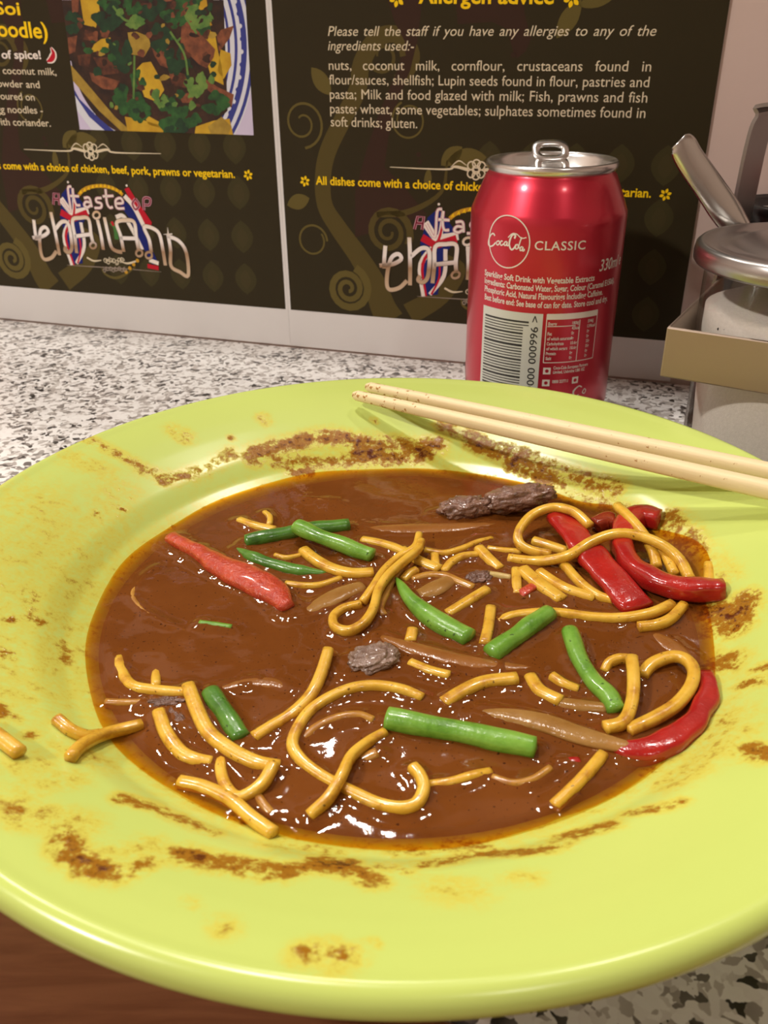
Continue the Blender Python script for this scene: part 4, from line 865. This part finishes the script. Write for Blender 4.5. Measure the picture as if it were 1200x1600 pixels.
def CP(s, z, h):
    r = CR+.0001+h*.00003; return (r*math.sin(s/CR), -r*math.cos(s/CR), z)
I_can = mat('can_print_silver', (.86, .80, .74), .4, .25); I_bar = mat('can_print_black', (.03, .03, .03), .4)
def can_text(fl, body, xl, xr, mid, cap, h=0, **kw):
    z = on_can(*mid)[1]; s0 = on_can(xl, mid[1])[0]; s1 = on_can(xr, mid[1])[0]; hh = on_can(mid[0], mid[1]-cap)[1]-z
    fl.add(text2d(body, (s0, z), (s1, z), hh, **kw), I_can, h)
fl = Flat(); cc = on_can(793, 378); rs = (on_can(824, 378)[0]-on_can(762, 378)[0])/2; rz = (on_can(793, 337)[1]-on_can(793, 419)[1])/2; rr_ = (rs+rz)/2
fl.add(ribbon2d([(cc[0]+rs*math.cos(k*math.pi/30), cc[1]+rz*math.sin(k*math.pi/30)) for k in range(61)], .0005, 1), I_can, 0)
C3 = lambda x, y: on_can(700+x/3.636, 200+y/3.636)
for P, wd in (([(268, 612), (258, 599), (244, 608), (233, 635), (231, 660), (242, 672), (258, 666), (272, 650)], 6), ([(290, 640), (278, 646), (278, 662), (288, 662), (294, 648), (288, 640)], 5), ([(312, 643), (302, 643), (298, 660), (306, 666), (318, 656)], 5),
              ([(336, 645), (324, 648), (320, 664), (330, 666), (338, 648), (336, 668), (348, 664)], 5), ([(348, 640), (356, 637)], 5), ([(378, 628), (384, 610), (368, 606), (354, 632), (349, 664), (360, 690), (376, 682), (388, 662)], 7),
              ([(342, 622), (366, 600), (392, 603), (418, 626), (446, 622)], 4), ([(394, 660), (384, 668), (386, 686), (396, 684), (400, 668), (394, 660)], 5), ([(408, 682), (402, 676), (412, 640), (420, 622), (414, 628)], 5),
              ([(424, 674), (413, 678), (410, 694), (420, 694), (427, 676), (424, 698), (436, 694)], 5)):
    fl.add(ribbon2d([C3(*p) for p in P], wd*.000105, 4), I_can, 1)
fl.add(disc2d(C3(433, 690), .00035, 10), I_can, 1.5); fl.build('brand_roundel', CP, can)
fl = Flat(); can_text(fl, 'CLASSIC', 835, 914, (870, 391), 13.5, bold=.012, space=1.1)
a = on_can(936, 424); b = on_can(968, 416); fl.add(text2d('330ml e', (a[0], a[1]), (b[0], a[1]), .0046, bold=.01, shear=.2), I_can, 0)
for body_, xr, y in (('Sparkling Soft Drink with Vegetable Extracts', 928, 442), ('Ingredients: Carbonated Water, Sugar, Colour (Caramel E150d),', 957, 454.7), ('Phosphoric Acid, Natural Flavourings Including Caffeine.', 940, 467.4), ('Best before end: See base of can for date. Store cool and dry.', 947, 480.5)):
    can_text(fl, body_, 757, xr, (837, y), 9.0, bold=.02)
fl.build('printed_text', CP, can)
# barcode
fl = Flat(); sL, zT = on_can(756, 476); sR = on_can(849, 490)[0]; zB = .0135
def crect(s0, s1, z0, z1, m, h):
    n = max(1, int((s1-s0)/.0015)); vs = [(s0+(s1-s0)*k/n, z) for k in range(n+1) for z in (z0, z1)]; fl.add((vs, [(2*k, 2*k+2, 2*k+3, 2*k+1) for k in range(n)]), m, h)
I_barw = mat('can_print_pale', (.70, .72, .66), .4, .2); crect(sL, sR, zB, zT, I_barw, 0)
random.seed(5); z = zT-.0035; seq = [.9, .5, .5, .5, .9, .5, .6, .5, 1.1, .5, .6, .5, .5, .9, .5, .6, .5, .9, .5, 1.0, .5, .5, .6, .9, .5, .5, .5]
W_ = sR-sL
for k, q in enumerate(seq*2):
    if z-q*.001 < zB+.002: break
    crect(sL+W_*.05, sL+W_*(.80 if k in (0, 1) else .72), z-q*.0009, z, I_bar, 1); z -= q*.0009+.00072
vs, fs_, wd = text_shape('5 449000 000996 >', bold=.008); Lz = (zT-.001)-(zB+.001); sc = Lz/wd
fl.add(([(sR-W_*.06-y/CAPH*.0030, zB+.001+x*sc) for x, y in vs], fs_), I_bar, 2); o = fl.build('barcode', CP, can); o['label'] = 'pale barcode panel'
# nutrition table and small print
fl = Flat(); s0, zt = on_can(855, 491); s1 = s0+.0235; zb = zt-.0210
for a, b in (((s0, zt), (s1, zt)), ((s0, zb), (s1, zb)), ((s0, zb), (s0, zt)), ((s1, zb), (s1, zt)), ((s0+.0005, zt-.0052), (s1*1-.011, zt-.0052)), ((s0+.0145, zb), (s0+.0145, zt-.0030))):
    n_ = 14; fl.add(ribbon2d([(a[0]+(b[0]-a[0])*k/n_, a[1]+(b[1]-a[1])*k/n_) for k in range(n_+1)], .00035, 1), I_can, 0)
n_ = 14; fl.add(ribbon2d([(s0+(s1-s0)*k/n_, zt-.0012) for k in range(n_+1)], .0022, 1), I_can, .5)
for k, (a, b, c) in enumerate((('Energy', '180kJ', '594kJ'), ('', '42kcal', '139kcal'), ('Fat', '0g', '0g'), ('of which saturates', '0g', '0g'), ('Carbohydrate', '10.6g', '35g'), ('of which sugars', '10.6g', '35g'), ('Protein', '0g', '0g'), ('Salt', '0g', '0g'))):
    z = zt-.0047-k*.00215
    for tx, x, mw in ((a, s0+.0008, .0006*max(len(a), 1)), (b, s0+.0110, .0006*len(b)), (c, s0+.0185, .0006*len(c))):
        if tx: fl.add(text2d(tx, (x, z), (x+mw, z), .0013, bold=.02), I_can, 0)
fl.build('nutrition_table', CP, can)
fl = Flat(); z = zb-.0030
for k, (tx, ln) in enumerate((('Coca-Cola European Partners', .0165), ('Limited, Uxbridge UB8 1EZ', .0150))): fl.add(text2d(tx, (s0+.0045, z-k*.0019), (s0+.0045+ln, z-k*.0019), .0013, bold=.02), I_can, 0)
fl.add(text2d('0800 227711', (s0+.0045, z-.0062), (s0+.0115, z-.0062), .0013, bold=.02), I_can, 0)
for dz_ in (.0008, .0062):
    crect(s0+.0002, s0+.0034, z-dz_-.0014, z-dz_+.0016, I_can, 0); fl.add(disc2d((s0+.0018, z-dz_+.0001), .0008, 14), M_red, 1)
crect(s0+.0135, s0+.0165, z-.0072, z-.0042, I_can, 0); fl.add(disc2d((s0+.0150, z-.0057), .0008, 14), M_red, 1)
fl.add(ribbon2d([(s0+.0190, z-.0095), (s0+.0172, z-.0088), (s0+.0148, z-.0108), (s0+.0154, z-.0130), (s0+.0178, z-.0128)], [.0006, .0006, .0009, .0006, .0003]), I_can, 0)
fl.add(ribbon2d([(s0+.0205, z-.0105), (s0+.0196, z-.0120), (s0+.0207, z-.0128), (s0+.0214, z-.0114), (s0+.0205, z-.0105)], .0005), I_can, 0)
fl.build('small_print', CP, can)
# the silver ribbon that wraps round to the left side
fl = Flat(); sl = on_can(727, 585)[0]
fl.add(ribbon2d([(sl-.016, .030), (sl-.008, .024), (sl, .0165), (sl+.006, .0120)], [.004, .007, .0060, .0004]), I_can, 0); fl.build('printed_ribbon', CP, can)

# ================================================================== CONDIMENT CADDY, SUGAR JAR, SPOON
M_steel = mat('stainless_steel', (.46, .43, .40), .36, 1.0); t = NT(M_steel); t.bump(t.noise(160, 3, .6, t.coords()), .00006, .5)
UX, UY = Vector((.853, -.522, 0)), Vector((.522, .853, 0))
C0 = Vector((.1022, .3050, 0)); LN, DPT = .172, .100
caddy = empty('condiment_caddy', C0, 'flat steel band caddy with an arched handle at the right edge', 'caddy')
def cad(a, b, z): return UX*a+UY*b+Vector((0, 0, z))
def strip(name, a0, a1, b0, b1, z0, z1, wd=.0006):
    v, f = box(a0, a1, b0, b1, z0, z1); return bevel(mesh_obj(name, [cad(*p) for p in v], f, M_band, caddy, False), wd, 2)
T_ = .0014
M_band = mat('brushed_steel_band', (.45, .36, .29), .48, 1.0)  # brown reflection of the wood is put into the steel's colour
strip('front_band', 0, LN, 0, T_, .0495, .0682); strip('back_band', 0, LN, DPT-T_, DPT, .0495, .0682)
strip('side_band', 0, T_, T_, DPT-T_, .0495, .0682); strip('side_band', LN-T_, LN, T_, DPT-T_, .0495, .0682)
strip('bottom_tray', .004, LN-.004, .004, DPT-.004, .0002, .0014)
HB = .087
HX, HY = Vector((.743, -.669, 0)), Vector((.669, .743, 0))
pts = [cad(-.0008, HB, .0003), cad(-.0006, HB, .05), cad(.0030, HB, .085), cad(.0042, HB, .120), cad(.0062, HB, .1315), cad(.0125, HB, .1362), cad(LN/2, HB, .1378), cad(LN-.0125, HB, .1362), cad(LN-.0062, HB, .1315), cad(LN-.0042, HB, .120), cad(LN-.003, HB, .085), cad(LN+.0006, HB, .05), cad(LN+.0008, HB, .0003)]
vs, fs = [], []
Q = [Vector(q) for q in catmull([tuple(p) for p in pts], 6)]
for i, p in enumerate(Q):
    tt = (Q[min(i+1, len(Q)-1)]-Q[max(i-1, 0)]).normalized(); nn_ = tt.cross(HY).normalized()
    for a, b in ((-1, -1), (1, -1), (1, 1), (-1, 1)): vs.append(p+HY*(a*.0105)+nn_*(b*.0007))
for i in range(len(Q)-1):
    for k in range(4): k2 = (k+1) % 4; fs.append((i*4+k, i*4+k2, (i+1)*4+k2, (i+1)*4+k))
fs += [(3, 2, 1, 0), tuple(len(vs)-4+k for k in range(4))]
mesh_obj('handle', vs, fs, mat('dull_steel', (.30, .27, .26), .40, .9), caddy, False)
JX, JY = .1585, .318
jar = empty('sugar_jar', (JX, JY, .0016), 'glass sugar jar with a steel lid standing in the caddy', 'jar')
M_glass = mat('clear_glass', (.93, .95, .94), .02); t = NT(M_glass)
lw = t.n('ShaderNodeLayerWeight'); lw.inputs[0].default_value = .5; fr = t.math('ADD', t.math('MULTIPLY', t.math('POWER', lw.outputs['Facing'], 4.0), .55), .03); tr = t.n('ShaderNodeBsdfTransparent'); tr.inputs[0].default_value = (.93, .92, .90, 1); gl = t.n('ShaderNodeBsdfGlossy'); gl.inputs['Roughness'].default_value = .03
mx = t.n('ShaderNodeMixShader'); t.l(fr, mx.inputs[0]); t.l(tr.outputs[0], mx.inputs[1]); t.l(gl.outputs[0], mx.inputs[2]); t.l(mx.outputs[0], t.t.nodes['Material Output'].inputs['Surface'])
def jr(z): return .0348+.0042*min(1, z/.06)
out = [(.0, 0), (.030, 0), (.0335, .0010)]+[(jr(z), z) for z in (.004, .02, .04, .06, .075, .0835)]
inn = [(jr(z)-.0018, z) for z in (.0835, .06, .04, .02, .005)]+[(.028, .0035), (0, .0035)]
v, f = lathe(out, 96); mesh_obj('glass_body', v, f, M_glass, jar)
sug = [(0, .0040), (.028, .0042)]+[(jr(z)-.0024, z) for z in (.0060, .02, .04, .06, .068)]+[(jr(.068)-.006, .0695), (.018, .0720), (0, .0730)]
v, f = lathe(sug, 96); M_sugar = mottled('white_sugar', (.78, .74, .69), (.84, .80, .75), 800, .7, .0002, 1800)
so = mesh_obj('sugar', v, f, M_sugar, jar)
M_lid = mat('steel_lid', (.42, .40, .385), .30, 1.0); NTl = NT(M_lid); NTl.bump(NTl.noise(120, 3, .6, NTl.coords()), .0001, .5)
ld_ = [(.0396, .0855), (.0430, .0846), (.0438, .0856), (.0439, .0882), (.0434, .0908), (.0422, .0920), (.0405, .0921), (.0360, .0910), (.0330, .0906), (.0305, .0915), (.024, .0935), (.012, .0950), (0, .0955)]
v, f = lathe(ld_, 96); mesh_obj('lid', v, f, M_lid, jar)
for k, (x, y) in enumerate(((1123, 514), (1132, 515))):
    d = ray(x, y); ax, ay = CO.x-JX, CO.y-JY; r_ = .0364; A = d.x**2+d.y**2; B = 2*(ax*d.x+ay*d.y); C = ax*ax+ay*ay-r_*r_; tt = (-B-math.sqrt(max(B*B-4*A*C, 0)))/(2*A); p = CO+d*tt
    bm = bmesh.new(); bmesh.ops.create_icosphere(bm, subdivisions=2, radius=.0006-.0003*k); vv = [(q.co.x+p.x-JX, q.co.y*.5+p.y-JY, q.co.z+p.z-.0016) for q in bm.verts]; ff = [tuple(q.index for q in f_.verts) for f_ in bm.faces]; bm.free()
    mesh_obj('speck', vv, ff, M_dark, so)
# teaspoon standing between the jar and the back of the caddy
M_spoon = mat('polished_steel', (.70, .69, .66), .20, 1.0)
ST = [(.1165, .3665, .1235, .007), (.1185, .3663, .1215, .0105), (.122, .366, .1165, .0112), (.130, .3655, .1075, .0116), (.140, .365, .096, .0120), (.152, .3645, .083, .0085), (.168, .3635, .066, .006), (.182, .362, .050, .007), (.190, .361, .040, .015), (.198, .360, .028, .021), (.204, .359, .018, .015), (.206, .3588, .013, .004)]
Qs = catmull(ST, 6); vs, fs = [], []; n = 12; Dv = Vector((.05, -.99, .1)).normalized()
for i, q in enumerate(Qs):
    p = Vector(q[:3]); tt = Vector(Qs[min(i+1, len(Qs)-1)][:3])-Vector(Qs[max(i-1, 0)][:3]); tt.normalize()
    nrm = (Dv-tt*Dv.dot(tt)).normalized(); sd = tt.cross(nrm)
    for k in range(n):
        a = 2*math.pi*k/n; c_, s_ = math.cos(a), math.sin(a)
        vs.append(p+sd*(c_*q[3]/2)+nrm*(s_*.0007+(1-c_*c_)*.0008))
for i in range(len(Qs)-1):
    for k in range(n): k2 = (k+1) % n; fs.append((i*n+k, i*n+k2, (i+1)*n+k2, (i+1)*n+k))
fs += [tuple(range(n-1, -1, -1)), tuple(len(vs)-n+k for k in range(n))]
c = Vector((.15, .364, .08)); sp_ = mesh_obj('teaspoon', [v_-c for v_ in vs], fs, M_spoon); sp_.location = c
setp(sp_, 'shiny steel teaspoon leaning out behind the sugar jar lid', 'spoon')
# chilli jar behind the caddy
BX, BY = .1800, .3985
pot = empty('chilli_pot', (BX, BY, 0), 'small black rimmed pot of red chilli behind the sugar jar', 'pot')
M_blk = mat('black_plastic', (.02, .018, .018), .25)
v, f = lathe([(0, 0), (.0125, 0), (.0135, .002), (.0135, .080), (.0205, .0905), (.0210, .0935), (.0200, .0950), (.0185, .0935), (.0170, .0905), (0, .0895)], 48); mesh_obj('body', v, f, M_blk, pot)
v, f = lathe([(.0165, .0905), (.012, .0915), (0, .0918)], 40); mesh_obj('contents', v, f, mottled('grey_paste', (.22, .19, .18), (.32, .28, .26), 200, .3), pot)
bm = bmesh.new(); bmesh.ops.create_icosphere(bm, subdivisions=3, radius=1); vv = [(q.co.x*.007+.009, q.co.y*.007+.003, q.co.z*.009+.100) for q in bm.verts]; ff = [tuple(q.index for q in f_.verts) for f_ in bm.faces]; bm.free()
mesh_obj('red_knob', vv, ff, mat('red_knob_plastic', (.25, .03, .02), .35), pot)
a = Vector((-.0085, -.009, .091)); b = Vector((-.0125, -.012, .1025)); vs, fs = sweep([a, (a+b)/2, b], .0005, .0005, 8, 2, 2); st_ = mesh_obj('stirrer', vs, fs, M_spoon, pot)
bm = bmesh.new(); bmesh.ops.create_icosphere(bm, subdivisions=2, radius=.0008); vv = [(q.co+b) for q in bm.verts]; ff = [tuple(q.index for q in f_.verts) for f_ in bm.faces]; bm.free()
mesh_obj('stirrer_tip', vv, ff, mat('white_bead', (.8, .78, .75), .2), st_)
